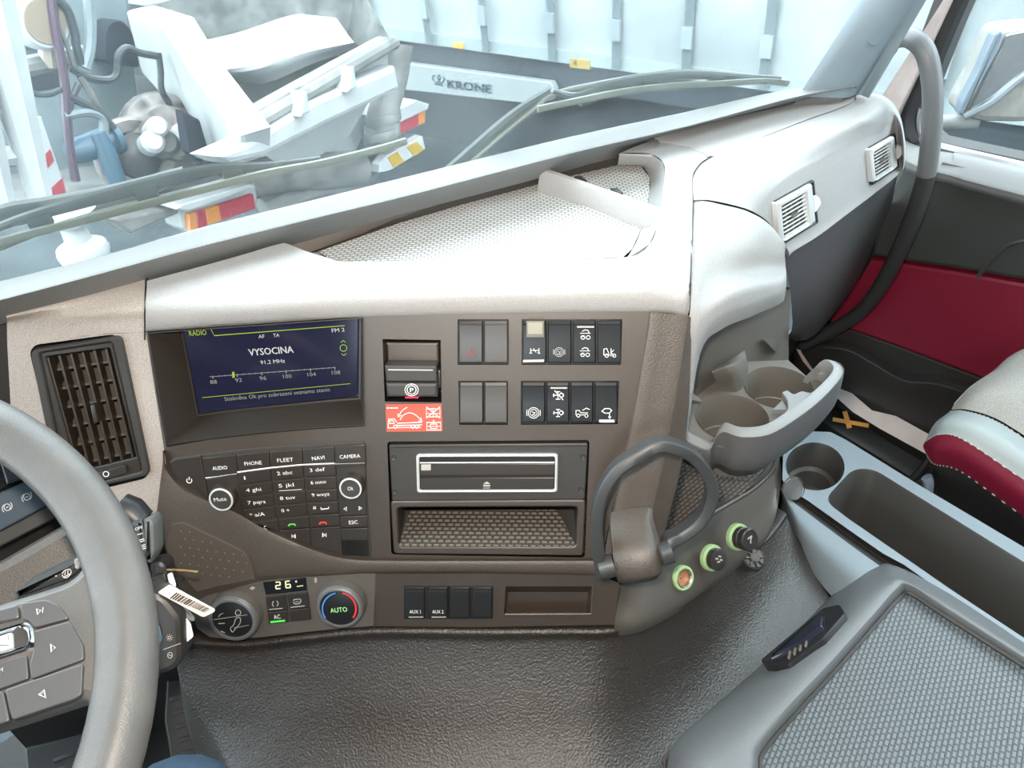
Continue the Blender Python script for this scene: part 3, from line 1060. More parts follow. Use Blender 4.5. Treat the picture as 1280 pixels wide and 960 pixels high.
# ---- air vents
def vent_driver():
    q = [(59, 447), (135, 436), (168, 571), (98, 588)]
    t = thing('air_vent', 'tall dark air vent beside the steering wheel, left of the display', 'air vent', LP.px(110, 520), 'air vents')
    vin = rr([(48, 441), (140, 427), (178, 590), (84, 613)], 5, 3)
    vo2 = rr([(37, 438), (151, 419), (188, 594), (74, 619)], 9, 3)
    m = MB(); m.rim(LP, vo2, vin, -.004, .004, .0012); m.build('bezel', DARK, t)
    m = MB()
    m.rim(LP, vin, rr([(57, 446), (137, 435), (170, 572), (96, 590)], 1, 3), -.03, .001, .001)
    m.build('inner_frame', KEY, t)
    m = MB()
    bk = [LP.px(*p, -.045) for p in [(50, 430), (145, 420), (180, 600), (80, 612)]]
    m.poly(bk)
    m.build('dark_backing', SLOT, t)
    for k in range(1, 7):           # cross blades, deeper
        m = MB()
        v = (k - .5) / 6
        a, b = lerp2(q, -.02, v + .02), lerp2(q, 1.02, v + .02)
        P0, P1 = LP.px(*a, -.012), LP.px(*b, -.012)
        m.bar([P0, P1], [(.002, .0022), (.002, .0), (-.020, -.009), (-.020, -.007)], LP.n)
        m.build('cross_blade', BRONZE, t)
    for k in range(6):
        m = MB()
        u = k / 5.2
        P0, P1 = LP.px(*lerp2(q, u, 0), .0), LP.px(*lerp2(q, u, 1), .0)
        m.bar([P0, P1], [(-.012, -.0007), (-.0005, -.0011), (.0, 0), (-.0005, .0011), (-.012, .0007)], LP.n)
        m.build('upright_blade', KEY, t)
    m = MB(); m.slab(LP, [(112, 507), (118, 505), (123, 528), (117, 531)], -.006, .006, .0015); m.build('blade_knob', KEY, t)
    m = MB(); m.slab(LP, rr([(98, 598), (157, 581), (159, 592), (100, 609)], 2, 2), -.002, .0035, .001); wh = m.build('thumb_wheel', KEY, t)
    m = MB(); m.line(LP, ell(132.5, 592.5, 3.5, 3.2, 14), 1.1, .0037, True); m.line(LP, [(121, 595), (125, 594)], 1, .0037); m.build('wheel_mark', WHITE, wh)
    return t


vent_driver()


def vent_pass(q, label):
    """Squat bright-edged vent: TL,TR,BR,BL of the outer frame in the photo."""
    t = thing('air_vent', label, 'air vent', PP.px(*lerp2(q, .5, .5)), 'air vents')
    E = lambda u0, v0, u1, v1: rr([lerp2(q, u0, v0), lerp2(q, u1, v0), lerp2(q, u1, v1), lerp2(q, u0, v1)], 1.5, 2)
    m = MB(); m.rim(PP, E(-.03, -.03, 1.03, 1.03), E(.03, .03, .97, .97), -.004, .0045, .0012); m.build('gap_trim', SEAL, t)
    m = MB(); m.rim(PP, E(.03, .03, .97, .97), E(.13, .17, .80, .93), -.004, .0085, .002); m.build('bezel', CHROME, t)
    m = MB(); m.slab(PP, E(.10, .14, .83, .96), -.002, .002); m.build('dark_backing', SLOT, t)  # flat dark plate on the pad, painted as the vent's shaded depth
    for k in range(4):
        m = MB(); u = .22 + k * .16
        m.bar([PP.px(*lerp2(q, u, .18), .0035), PP.px(*lerp2(q, u, .93), .0035)], [(0, -.0006), (0, .0006), (-.003, .0006), (-.003, -.0006)], PP.n); m.build('cross_blade', BRONZE, t)
    for k in range(8):
        m = MB(); v = .21 + k * .093
        m.bar([PP.px(*lerp2(q, .13, v), .0060), PP.px(*lerp2(q, .80, v), .0060)], [(0, -.0006), (.0003, 0), (0, .0006), (-.002, .0004), (-.002, -.0004)], PP.n); m.build('blade', CHROME, t)
    m = MB(); m.slab(PP, [lerp2(q, *a) for a in ((.40, .52), (.56, .50), (.58, .56), (.42, .58))], .004, .009, .001); m.build('blade_knob', BRONZE, t)
    m = MB()
    c = PP.px(*lerp2(q, .88, .48), .001)
    m.lathe(c - PP.u * .003, PP.u, [(.0105, 0), (.011, .0006), (.011, .0046), (.0105, .0052)], 28)
    m.build('thumb_wheel', CHROME, t)


vent_pass([(971, 253), (1017, 227), (1022, 278), (976, 307)], 'chrome-edged air vent on the grey passenger dash, nearer the cup holder')
vent_pass([(1088, 186), (1119, 168), (1124, 209), (1092, 230)], 'chrome-edged air vent at the door end of the passenger dash')

# ---- infotainment display sunk behind the panel
t = thing('infotainment_display', 'dark blue radio display tuned to 91,2 MHz in a deep surround', 'display', CP.px(340, 470, -.03), None)
DSP = Pl(CP.px(340, 455, -.034), CP.px(448, 396, -.034) - CP.px(229, 408, -.030), CP.v)
gl = [(227, 408), (448, 395), (447, 495), (249, 516)]
op = [(184, 416), (454.5, 397), (456.5, 532), (400, 535), (330, 541), (260, 549), (209, 557)]
m = MB()
fr = [CP.px(*p, .001) for p in op]
inn = [DSP.px(*p) for p in [(227, 407), (449, 394), (448, 497), (410, 500), (340, 507), (290, 512), (248, 518)]]
m.loops([[p - CP.n * .01 for p in fr], fr, inset(fr, CP.n, .0008), inset(inn, DSP.n, -.002), inn, [p - DSP.n * .004 for p in inn]], cap0=False, cap1=True)
m.build('surround', KEY, t, angle=20)
SCR = mat('screen_glass', (.006, .006, .012), .12, emit=((.020, .022, .060), .55))
m = MB(); m.slab(DSP, rr(gl, 3, 3), -.004, .001, .0008); scr = m.build('screen', SCR, t)
GRE = mat('screen_green', (0, 0, 0), .5, emit=((.50, .72, .02), .8))
SWH = mat('screen_white', (0, 0, 0), .5, emit=((.85, .85, .80), .85))
SDM = mat('screen_dim', (0, 0, 0), .5, emit=((.55, .55, .5), .6))
m = MB()
m.line(DSP, [(236, 411.5), (263, 410), (268, 419.5), (431, 407)], .8, .0011)
m.line(DSP, [(253, 497), (438, 479.5)], .6, .0011)
m.text(DSP, 'R\u00c1DIO', (237, 420), (258.5, 418.5), 6.2, .0011)
m.line(DSP, ell(429.3, 435, 4.2, 4.2, 18), .7, .0011, True)
m.line(DSP, [(426, 428), (429, 425.8), (432, 427.8)], .7, .0011)
m.line(DSP, [(427, 442.3), (430, 444.3), (433, 442)], .7, .0011)
m.slab(DSP, [(290, 465), (292.8, 464.8), (293.4, 472), (290.6, 472.4)], .001, .0013)
m.build('green_graphics', GRE, scr)
m = MB()
m.text(DSP, 'VYSOCINA', (311.5, 444.8), (367, 440.7), 8.2, .0011)
m.text(DSP, 'VYSOCINA', (311.9, 444.9), (367.4, 440.8), 8.2, .0011)
m.text(DSP, 'FM 2', (415, 415.6), (431, 414.2), 4.6, .0011)
m.text(DSP, 'AF', (323.5, 423), (331, 422.3), 4.2, .0011)
m.text(DSP, 'TA', (342, 421.5), (349.5, 420.9), 4.2, .0011)
m.text(DSP, '91,2 MHz', (326, 455.5), (356.5, 453.1), 4.6, .0011)
m.build('white_lettering', SWH, scr)
m = MB()
m.line(DSP, [(262, 471), (419, 459.3)], .6, .0011)
for i in range(21):
    u = i / 20
    x, y = 266 + (418.5 - 266) * u, 470.7 + (459.4 - 470.7) * u
    m.line(DSP, [(x, y - 1), (x + .3, y + (2.6 if i % 4 == 0 else .8))], 1 if i % 4 == 0 else .6, .0011)
for i, s in enumerate(('88', '92', '96', '100', '104', '108')):
    x, y = 267 + 30.4 * i, 480 - 2.35 * i
    if i: x += 1
    m.text(DSP, s, (x - 4 - (1 if i > 2 else 0), y), (x + 4.5 + (1 if i > 2 else 0), y - .6), 4.6, .0011)
m.text(DSP, 'Stiskn\u011bte Ok pro zobrazen\u00ed seznamu stanic', (281, 501.2), (413, 489), 4.6, .0011)
m.build('dim_lettering', SDM, scr)

# ---- key panel under the display
t = thing('media_keypad', 'brown-black keypad with AUDIO to CAMERA keys and two round knobs under the display', 'keypad', CP.px(340, 620), None)
m = MB()
KO = 0.0
key_o = [(210, 578), (216, 573), (250, 568.5), (290, 563.5), (330, 559.5), (400, 555), (455, 552.5), (464, 697), (430, 694), (400, 687), (370, 676), (330, 657), (296, 638), (268, 625), (235, 609), (217, 594)]
m.slab(CP, key_o, -.001, .0012, .0006)
m.build('base_plate', DARK, t)


def key(outline, text=None, marks=None, h=.0034, name='key'):
    m = MB()
    m.slab(CP, rr(outline, .8, 1), .0008, h, .0007)
    k = m.build(name, KEY, t)
    if text or marks:
        mm = MB()
        for s, p0, p1, hp in text or []:
            mm.text(CP, s, p0, p1, hp, h + .0001)
        for pts, wpx, cl in marks or []:
            mm.line(CP, pts, wpx, h + .0001, cl)
        mm.build('lettering', WHITE, k)
    return k


X = [252, 295, 336.5, 378, 418, 457]
xt = lambda x, y: x + (y - 560) * (.078 if x < 330 else .055 if x < 360 else .05)
# top row
ytop = lambda x: 572 - (x - 250) * .105 + max(0, (x - 250)) ** 2 * .0001
ymid = lambda x: 598.5 - (x - 255) * .102 + (x - 255) ** 2 * .00013
names = [('AUDIO', 266, 284.5, 588), ('PHONE', 306, 327.5, 582), ('FLEET', 347, 367, 578), ('NAVI', 390.5, 406, 575.5), ('CAMERA', 425, 450.5, 573.5)]
for i, (s, a, b, y) in enumerate(names):
    x0, x1 = X[i] + .7, X[i + 1] - .7
    key([(x0, ytop(x0) + 1), (x1, ytop(x1) + 1), (xt(x1, ymid(x1)), ymid(x1) - 1), (xt(x0, ymid(x0)) - .3, ymid(x0) - 1)], [(s, (a, y), (b, y - 1.6), 4.4)])
k = key([(212, 578), (219, 574), (250.5, 570), (261, 625), (236, 608), (218, 594)], None, [((lambda e: e[14:] + e[:11])(ell(236.6, 600.6, 3.2, 3.2, 16)), .9, False), ([(236.4, 596), (236.5, 600)], .9, False)])
m = MB()
m.tube([CP.px(x, y, .0036) for x, y in [(297, 590.3), (338, 584.8), (377, 581), (418, 579.2)]], .0008, 6)
m.tube([CP.px(x, y, .003) for x, y in [(257, 597.5), (296, 592)]], .0005, 6)
m.tube([CP.px(x, y, .003) for x, y in [(419, 579.8), (456.5, 578.5)]], .0005, 6)
m.build('chrome_strip', CHROME, t)
# digit block 3 x 4
rows = [('1', '2 abc', '3 def'), ('4 ghi', '5 jkl', '6 mno'), ('7 pqrs', '8 tuv', '9 wxyz'), ('* a/A', '0 +', '#')]
YL = [590.5, 606, 621.5, 637, 652.5]
for r in range(4):
    for c in range(3):
        xa0, xa1 = 298 + 41.2 * c - (0 if c < 2 else .5), 337.5 + 40.7 * c
        dy = (-5.6, -9.6)[c - 1] if c else 0
        sh0, sh1 = r * 2.3 * (1 - .2 * c), (r + 1) * 2.3 * (1 - .2 * c)
        d2 = dy - (5 if c == 0 else 3.4 if c == 1 else 1.5)
        y0, y1 = YL[r] + .6, YL[r + 1] - .6
        kk = 1 - .022 * r
        o4 = [(xa0 + sh0, y0 + dy * kk), (xa1 + sh0 * .8, y0 + d2 * kk), (xa1 + sh1 * .8, y1 + d2 * kk), (xa0 + sh1, y1 + dy * kk)]
        s = rows[r][c]
        x0, yb = xa0 + sh0 + 7.5, (y0 + y1) / 2 + dy - 1 + 2.4
        marks = None
        wd = {1: 1.6, 3: 10, 5: 19, 6: 22}[len(s)] if s != '#' else 4
        if s == '#':
            marks = [([(xa0 + sh0 + 17, yb - 2.5), (xa0 + sh0 + 17.4, yb), (xa0 + sh0 + 27, yb - 1), (xa0 + sh0 + 26.7, yb - 3.3)], .9, False)]
        if s == '5 jkl':
            marks = [([(xa0 + sh0 + 8, yb + 4), (xa0 + sh0 + 36, yb + 2.2)], .5, False)]
        key(o4, [(s, (x0, yb), (x0 + wd, yb - wd * .085), 4.2)], marks, .0030 if r else .0036)
# lower keys
key([(309, 654.5), (347, 649), (349, 666), (330, 657.5)], [('C', (330.5, 662), (334, 661.5), 4.4)])
kc = key([(348.5, 649), (386, 645), (387.5, 659.5), (350, 662)])
ke = key([(388, 644.5), (424, 642.3), (425.5, 657), (389, 659.5)])
for kk, cx, cy, mm_ in ((kc, 365, 656.3, mat('call_green', (.10, .55, .08), .5, emit=((.1, .6, .05), .25))), (ke, 403.8, 654, mat('call_red', (.75, .06, .04), .5, emit=((.8, .05, .03), .3)))):
    m = MB(); m.line(CP, [(cx - 4.5, cy + 1.3), (cx - 3, cy - .7), (cx, cy - 1.3), (cx + 3, cy - .9), (cx + 4.5, cy + .9)], 1.8, .0036); m.build('handset_mark', mm_, kk)
key([(350.5, 663), (387.5, 660.5), (388.5, 684), (370, 676), (352, 668)], None, [([(365, 668), (365, 672.5)], .9, False), ([(369, 668), (366.3, 670.2), (369, 672.5)], .9, True)])
key([(389.5, 660.5), (425.5, 658), (428, 692.5), (400, 686.5), (390, 684)], None, [([(403.5, 666.5), (406.2, 668.8), (403.5, 671)], .9, True), ([(407.6, 666.5), (407.6, 671)], .9, False)])
key([(420, 580.5), (456.7, 579), (458.7, 643.5), (424, 644.8)], None, [([(433, 633.8), (429.8, 636), (433, 638.2)], .7, True), ([(449, 633), (452, 635.2), (449, 637.5)], .7, True)], .0026)
key([(257.5, 599), (295.5, 593), (306, 651), (262, 628)], None, None, .0026)
key([(424.5, 645.8), (459, 644.6), (459.6, 659), (425.5, 660)], [('ESC', (436.5, 655.3), (447.5, 654.7), 4.3)])
key([(425.6, 661), (459.7, 660), (460.3, 674), (426.3, 674.5)])
m = MB(); m.slab(CP, [(426.3, 675.5), (460.5, 675), (462, 695.5), (428, 694)], .0008, .0012); m.build('blank_slot', BLACK, t)


def dial(parent, cx, cy, rpx, hgt, body=KEY, ring=CHROME, pl=CP, face=DARK, name='dial', taper=.86, base=None):
    """Round control standing on the panel; cx,cy,rpx are its face in the photo."""
    c0 = pl.px(cx, cy, hgt)
    sc = (pl.px(cx + 1, cy, hgt) - c0).length
    R = rpx * sc
    m = MB()
    fo = c0 - pl.n * hgt
    m.lathe(fo, pl.n, [(R * 1.12, -.002), (R * 1.12, hgt * .55), (R * 1.07, hgt * .9), (R * 1.0, hgt), (R * .97, hgt)], 40, ref=pl.u)
    k = m.build(name, body, parent)
    m = MB()
    m.lathe(fo, pl.n, [(R * 1.0, hgt * .96), (R * 1.0, hgt + .0006), (R * .96, hgt + .001), (R * taper, hgt + .001), (R * taper, hgt - .0012)], 40, False, False, ref=pl.u)
    m.build('dial_ring', ring, k)
    m = MB()
    m.lathe(fo, pl.n, [(R * taper, hgt - .0012), (R * taper, hgt - .0002), (R * taper * .96, hgt + .0002)], 40, ref=pl.u)
    m.build('dial_face', face, k)
    return k


k = dial(t, 276.5, 624.5, 15, .013)
m = MB(); m.text(CP, 'Mute', (268, 627.2), (283.5, 625.6), 4.6, .0134); m.build('lettering', WHITE, k)
k = dial(t, 438.3, 610.5, 14, .013)
m = MB(); m.text(CP, 'Ok', (434.8, 613.2), (442, 612.6), 4.4, .0134); m.build('lettering', WHITE, k)

# ---- parking brake control
t = thing('parking_brake_control', 'black parking brake lever with P mark in its dark well left of the switches', 'parking brake', CP.px(515, 465), None)
m = MB(); m.slab(CP, [(482, 428), (548, 428.5), (549, 458), (484, 458)], -.024, -.016, .002); m.build('well_floor', FASC, t)
m = MB()
pts0 = [(481, 459), (548, 459), (549, 501.5), (483, 500.5)]
m.slab(CP, [(480.5, 457), (545.5, 457.5), (546.5, 477.5), (482.5, 477)], -.02, .004, .0015)
m.build('lever', DARK, t)
m = MB(); m.slab(CP, [(482, 479), (546.5, 479.5), (547, 497), (483.5, 496.5)], -.02, .006, .0025); kk = m.build('lever_face', DARK, t)
m = MB(); m.slab(CP, [(485, 461.5), (541, 462), (541, 463.4), (485, 463)], .004, .0043); m.build('lever_highlight_line', GREY, t)
m = MB()
m.line(CP, ell(514.5, 487.3, 5.6, 5.3, 20), .8, .0062, True)
m.text(CP, 'P', (512.6, 490), (517, 490), 5, .0062)
m.line(CP, ell(514.5, 487.3, 8, 7.5, 28)[4:11][::-1], .8, .0062)
m.line(CP, ell(514.5, 487.3, 8, 7.5, 28)[-10:-3], .8, .0062)
m.line(CP, ell(514.5, 487.3, 8.2, 7.7, 28)[10:19], .8, .0062)
m.line(CP, [p for p in ell(514.5, 487.3, 8.2, 7.7, 28)[-5:]] + ell(514.5, 487.3, 8.2, 7.7, 28)[:5], .8, .0062)
m.build('brake_mark', WHITE, kk)
m = MB(); m.slab(CP, [(506.5, 496.2), (523, 496.2), (523, 498), (506.5, 498)], .004, .0062); m.build('red_lamp', mat('lamp_red', (.6, .02, .06), .4, emit=((.7, .03, .08), .3)), kk)
m = MB(); m.slab(CP, [(547, 463), (550.5, 463), (551, 485), (548, 485)], -.01, .001, .0008); m.build('release_catch', KEY, t)

# ---- red safety sticker
m = MB(); m.slab(CP, [(482, 505.5), (552, 504.8), (553.2, 539), (483.3, 539.6)], 0, .0005)
st = tag(m.build('safety_sticker', REDP), 'red sticker with white truck and swinging boom drawing below the parking brake', 'sticker')
m = MB()
o_ = .0006
[m.line(CP, [(x, 510), (x + w_, 510)], 1.2, o_) for x, w_ in ((483.5, 3), (487.5, 4), (492.5, 5))]
m.line(CP, [(497, 529), (527, 527.8), (527.5, 531), (496, 532)], .7, o_, True)
m.line(CP, [(485, 535), (486, 524), (493, 523.5), (496, 528)], .9, o_); m.line(CP, [(485, 535), (497, 534.5), (526, 534)], .8, o_)
m.line(CP, [(487, 526), (491.5, 525.7), (493, 529), (487, 529.3)], .7, o_, True)
for x in (494, 516, 521): m.line(CP, ell(x, 533.3, 2.1, 2.1, 12), .8, o_, True)
m.line(CP, cr([(500, 525), (504, 519), (512, 516), (520, 519), (527, 526)], 4), .8, o_)
m.line(CP, cr([(498, 520), (503, 513), (509, 509)], 4), .8, o_); m.line(CP, [(497, 517), (498, 521), (502, 519)], .8, o_)
m.line(CP, [(526, 522), (527.5, 527), (523, 526)], .8, o_)
m.line(CP, box(533, 511, 550, 521), .7, o_, True); m.line(CP, [(533, 508.5), (550, 522.5)], 1.1, o_); m.line(CP, [(550, 508.5), (533, 522.5)], 1.1, o_); m.line(CP, [(541.5, 510), (541.5, 521)], .8, o_)
m.line(CP, [(533, 517), (550, 516.8)], .6, o_)
m.line(CP, box(533.5, 528, 551, 537.5), .7, o_, True); m.line(CP, [(533.5, 533), (551, 532.8)], .6, o_); m.line(CP, box(538, 530, 546, 535.5), .7, o_, True); m.line(CP, [(542, 525), (542, 529.5)], 1.2, o_)
m.build('white_drawing', WHITE, st)


# ---- rocker switches: one object each
def rocker(q, label, icons=(), lines=(), m_=ROCK, upper=False, bar=None, lit=None, group='rocker switches beside the parking brake', name='rocker_switch', printm=WHITE):
    (x0, y0, x1, y1) = q
    t = thing(name, label, 'switch', CP.px((x0 + x1) / 2, (y0 + y1) / 2), group)
    m = MB()
    # cap with a shallow hinge line: upper part falls back, lower part stands proud
    prof = [(y0 + 1.2, -.003), (y0 + 1.8, .0005), (y0 + 5.5, .0018), (y0 + 7, .0042), (y0 + (y1 - y0) * .55, .0030), (y1 - 4.2, .0052), (y1 - 2.6, .0050), (y1 - 1.8, -.003)]
    xs = [(x0 + .9, -.0018), (x0 + 1.9, 0), (x1 - 1.9, 0), (x1 - .9, -.0018)]
    m.grid([[CP.px(x, y, h + d) for x, d in xs] for y, h in prof])
    for sx in (x0 + .9, x1 - .9):
        ids = m.add([CP.px(sx, y, h - .0018) for y, h in prof]); ids2 = m.add([CP.px(sx, y, -.003) for y, h in prof]); m.bridge(ids, ids2, closed=False)
    cap = m.build('rocker_cap', m_, t, angle=40)
    hh = lambda y: (.0042 + (.0030 - .0042) * (y - y0 - 7) / max(1, (y1 - y0) * .55 - 7) if y < y0 + (y1 - y0) * .55 else .0030 + .0022 * (y - y0 - (y1 - y0) * .55) / ((y1 - y0) * .45 - 4.2)) + .0003
    if icons:
        mm = MB()
        for pts, wpx, cl in icons:
            mm.line(CP, pts, wpx * .75, max(hh(p[1]) for p in pts), cl)
        mm.build('symbol', printm, cap)
    if bar:
        mm = MB(); mm.slab(CP, bar, .003, .0058); mm.build('indicator', WHITE if lit else GREY, cap)
    return t


def sh(L, dx, dy, s=1.0):
    return [([(x * s + dx, y * s + dy) for x, y in pts], wd, c) for pts, wd, c in L]


TRI = [([(0, -5), (5.5, 4), (-5.5, 4)], .7, True), ([(0, -2.2), (2.8, 2.6), (-2.8, 2.6)], .6, True)]
TRK = [([(-8, 3), (-8, -3), (-4, -3), (-2, 0), (7, 0)], 1, False), (ell(-5, 3.4, 2, 2, 10), .9, True), (ell(5, 3.6, 2, 2, 10), .9, True), ([(-3, 2.6), (3, 2.6)], 1, False)]
AXL = [([(-6, 4), (-1, 4)], .8, False), (ell(-3, 5, 2.6, 2.4, 12), .9, True), (ell(4, 5, 2.6, 2.4, 12), .9, True), ([(-7, -.5), (7, -.5)], .9, False), ([(-4, -3), (0, -5), (4, -4), (5, -1)], 1.1, False)]
GEAR = [(ell(0, 0, 7, 7, 22), .9, True), (ell(0, 0, 4.6, 4.6, 16), .7, True), ([(-2.5, -2), (1, .5), (2.5, -1)], .9, False), ([(-2, 2.5), (2, 2)], .9, False), ([(-8.6, -4), (-9, 0), (-8.6, 4)], .9, False), ([(8.6, -4), (9, 0), (8.6, 4)], .9, False)]
BRT = [([(-3, -5), (3, -5)], 1.1, False), ([(-3, 5.5), (3, 5.5)], 1.1, False), ([(0, -5), (0, 5)], 1.2, False), (ell(5, 0, 3, 2.6, 12), 1, True), ([(-7, 0), (2, 0)], 1, False), ([(-6, -2.4), (-6, 2.4)], 1, False), ([(4, -4), (8, 0), (4, 4)], .9, False)]
OIL = [([(-6, 0), (-2, -3.5), (4, -3.5), (7, -1), (4, 2.5), (-2, 2.5)], 1.3, True), ([(4, 3), (4.4, 9)], 1.2, False), ([(2.6, 7), (4.4, 9.4), (6, 7)], 1, False)]
DIF = [([(-6, -3), (-6, 4)], 1.2, False), ([(6, -3), (6, 4)], 1.2, False), ([(-6, 0), (6, 0)], .8, False), ([(-2, -3), (2, 3)], .8, False), ([(-8, 4), (-4, 4)], 1, False), ([(4, 4), (8, 4)], 1, False)]
CAB = [([(-8, 4), (-8, -4), (-4, -5), (-2, 0), (0, 4)], 1, True), (ell(-4, 5, 2.4, 2.4, 10), .9, True), ([(2, -5), (2, 6)], 1, False), ([(6, -3), (2, 1), (6, 5)], .9, False), (ell(6.5, 5, 2.2, 2.2, 10), .9, True)]
FUP = 'rocker switches of the upper row'
rocker((573, 399.5, 604, 455.5), 'dark rocker switch with faint red triangle, upper pair beside the parking brake', sh(TRI, 588.5, 440.5), m_=mat('hazard_rocker', (.06, .054, .052), .28), printm=mat('hazard_red', (.35, .05, .035), .4))
rocker((604.5, 399.5, 635.5, 455.5), 'plain grey blank switch right of the red triangle switch', m_=BLANKM)
rocker((574, 476.5, 604.5, 530.5), 'plain grey blank switch, lower pair, nearer the red sticker', m_=BLANKM)
rocker((605, 476.5, 634.8, 530.5), 'plain grey blank switch, lower pair, right one away from the sticker', m_=BLANKM)
GRP = 'black symbol switches in the four-wide blocks'
tk = rocker((652.8, 399.5, 683.5, 455.5), 'black rocker switch with a grey guard flap on its top half', sh(DIF, 668.5, 438, .85), group=GRP, bar=[(654, 450), (680, 449.5), (680, 452.5), (653.5, 453)], lit=False)
m = MB()
m.loops([[CP.px(x, y, h) for x, y in box(658, 401, 680, 421.5)] for h in (.002, .009)])
gf = m.build('guard_flap', mat('guard_grey', (.16, .15, .125), .35), tk)
m = MB(); m.loops([[CP.px(x, y, h) for x, y in box(660, 403, 678, 417.5)] for h in (.0085, .0095)]); m.build('flap_window', mat('guard_inset', (.30, .28, .22), .3), gf)
rocker((684, 399.5, 714.8, 455.5), 'black rocker switch with a faint gear ring symbol, upper block', sh(GEAR, 699, 440, .8), group=GRP, printm=GREY)
rocker((715.3, 399.5, 745.3, 455.5), 'black rocker switch with two axle-lift symbols, upper block', sh(AXL, 731.5, 417, .95) + sh(AXL, 731, 439, .9), group=GRP, bar=[(721.5, 408), (743, 408), (743, 409.6), (721.5, 409.6)])
rocker((745.8, 399.5, 777.2, 455.5), 'black rocker switch with tractor and axle symbol, top right corner', sh(CAB, 762, 440, .9), group=GRP)
rocker((651.8, 476.5, 682, 530), 'black rocker switch with a bright gear ring symbol, lower block', sh(GEAR, 667, 516, .95), group=GRP)
rocker((682.5, 476.5, 712, 530), 'black rocker switch with two crossed brake symbols, lower block', sh(BRT, 697.5, 494, .9) + [([(693, 488), (704, 500)], 1.2, False)] + sh(BRT, 697.5, 516, .85), group=GRP, bar=[(688, 484.5), (709, 484.5), (709, 486), (688, 486)])
rocker((712.5, 476.5, 742, 530), 'black rocker switch with a loading truck symbol, lower block', sh(TRK, 728, 516, 1.0) + [([(728, 513), (733, 510), (737, 512)], 1, False)], group=GRP)
rocker((742.5, 476.5, 772.5, 530), 'black rocker switch with a pouring drum symbol, lower right corner', sh(OIL, 758, 514, .95), group=GRP, bar=[(749, 525), (768, 525), (768, 528), (749, 528)], lit=True)

# ---- CD player and cubby in the lower bay
t = thing('compact_disc_player', 'dark brown CD player with a bright rectangular frame around its slot', 'CD player', CP.px(610, 590), None)
m = MB()
m.slab(CP, rr([(486, 556), (735, 554), (731, 624), (490, 626)], 2, 2), -.02, -.001, .001)
m.build('front_plate', DARK, t)
m = MB(); m.tube([CP.px(*p, -.001) for p in [(488, 558.5), (734, 556.5)]], .0009, 6); m.build('top_edge', KEY, t)
m = MB(); m.rim(CP, rr([(520, 569), (697.5, 568.5), (696.5, 616), (521, 616.5)], 4, 4), rr([(523.5, 572), (694, 571.5), (693.3, 613), (524.3, 613.5)], 3, 4), -.003, .003, .0012); m.build('bright_frame', CHROME, t)
m = MB(); m.slab(CP, [(524, 572), (694, 572), (693, 613), (524, 613.5)], -.002, .0002); m.build('slot_panel', BLACK, t)
m = MB(); m.slab(CP, [(524.5, 580), (693.5, 579.5), (693, 594), (525, 594.5)], 0, .0022, .0006); fl_ = m.build('disc_flap', KEY, t)
m = MB(); m.tube([CP.px(*p, .0022) for p in [(525, 578.5), (693, 578)]], .0008, 6); m.build('flap_edge', CHROME, fl_)
m = MB(); m.slab(CP, box(526.5, 580.5, 538.5, 588), .0022, .0025); m.text(CP, 'CD', (528, 588), (537, 588), 5, .0026); m.build('disc_logo', GREY, fl_)
m = MB(); m.slab(CP, [(525, 597.5), (693, 597), (692.5, 611.5), (525.5, 612)], 0, .0022, .0007); fl_ = m.build('eject_key', KEY, t)
m = MB(); m.slab(CP, [(604, 605), (608.5, 602), (613, 605)], .0022, .0025); m.slab(CP, box(604, 606.2, 612.6, 608.2), .0022, .0025); m.line(CP, [(604, 610), (612.6, 610)], .8, .0024); m.build('eject_mark', GREY, fl_)
for x, y in ((492.5, 572), (728.5, 571), (494, 614.5), (726, 612)):
    m = MB(); c = CP.px(x, y, -.0012); m.lathe(c, CP.n, [(.0026, 0), (.0026, .0006), (.0018, .0003), (.0016, -.001)], 14); m.build('screw', BLACK if x > 600 else KEY, t)
t = thing('storage_cubby', 'open dark cubby with a dotted mat below the CD player', 'cubby', CP.px(610, 660), None)
co = rr([(488, 627), (732, 625.5), (729, 695), (492, 692.5)], 5, 3)
ci = rr([(496, 634), (722.5, 633), (720.5, 684), (498, 684)], 6, 3)
m = MB(); m.rim(CP, co, ci, -.004, .002, .0012); m.build('cubby_frame', FASC, t)
m = MB()
f0 = [CP.px(*p, 0) for p in ci]
CB = Pl(CP.px(610, 684, -.002), CP.u, V((0, 0, 1)))
b0 = [p - V((CP.n.x, CP.n.y, 0)).normalized() * .085 for p in f0]
m.loops([[p - CP.n * .004 for p in f0], f0, b0], cap0=False, cap1=True)
m.build('cubby_box', DARK, t, angle=20)
PLc = Pl(CP.px(610, 684, -.001) + V((0, 0, .004)), CP.u, V((.64, .68, .0)))
MAT3 = weave('cubby_mat', (.17, .145, .12), (.055, .048, .04), PLc, .0075, .0055, rough=.5, strength=.8, dist=.0015, soft=.3)
m = MB(); m.slab(PLc, rr([(498, 682), (720, 682), (697, 637), (512, 637)], 3, 2), -.001, .0006, .0005); m.build('cubby_mat', MAT3, t)

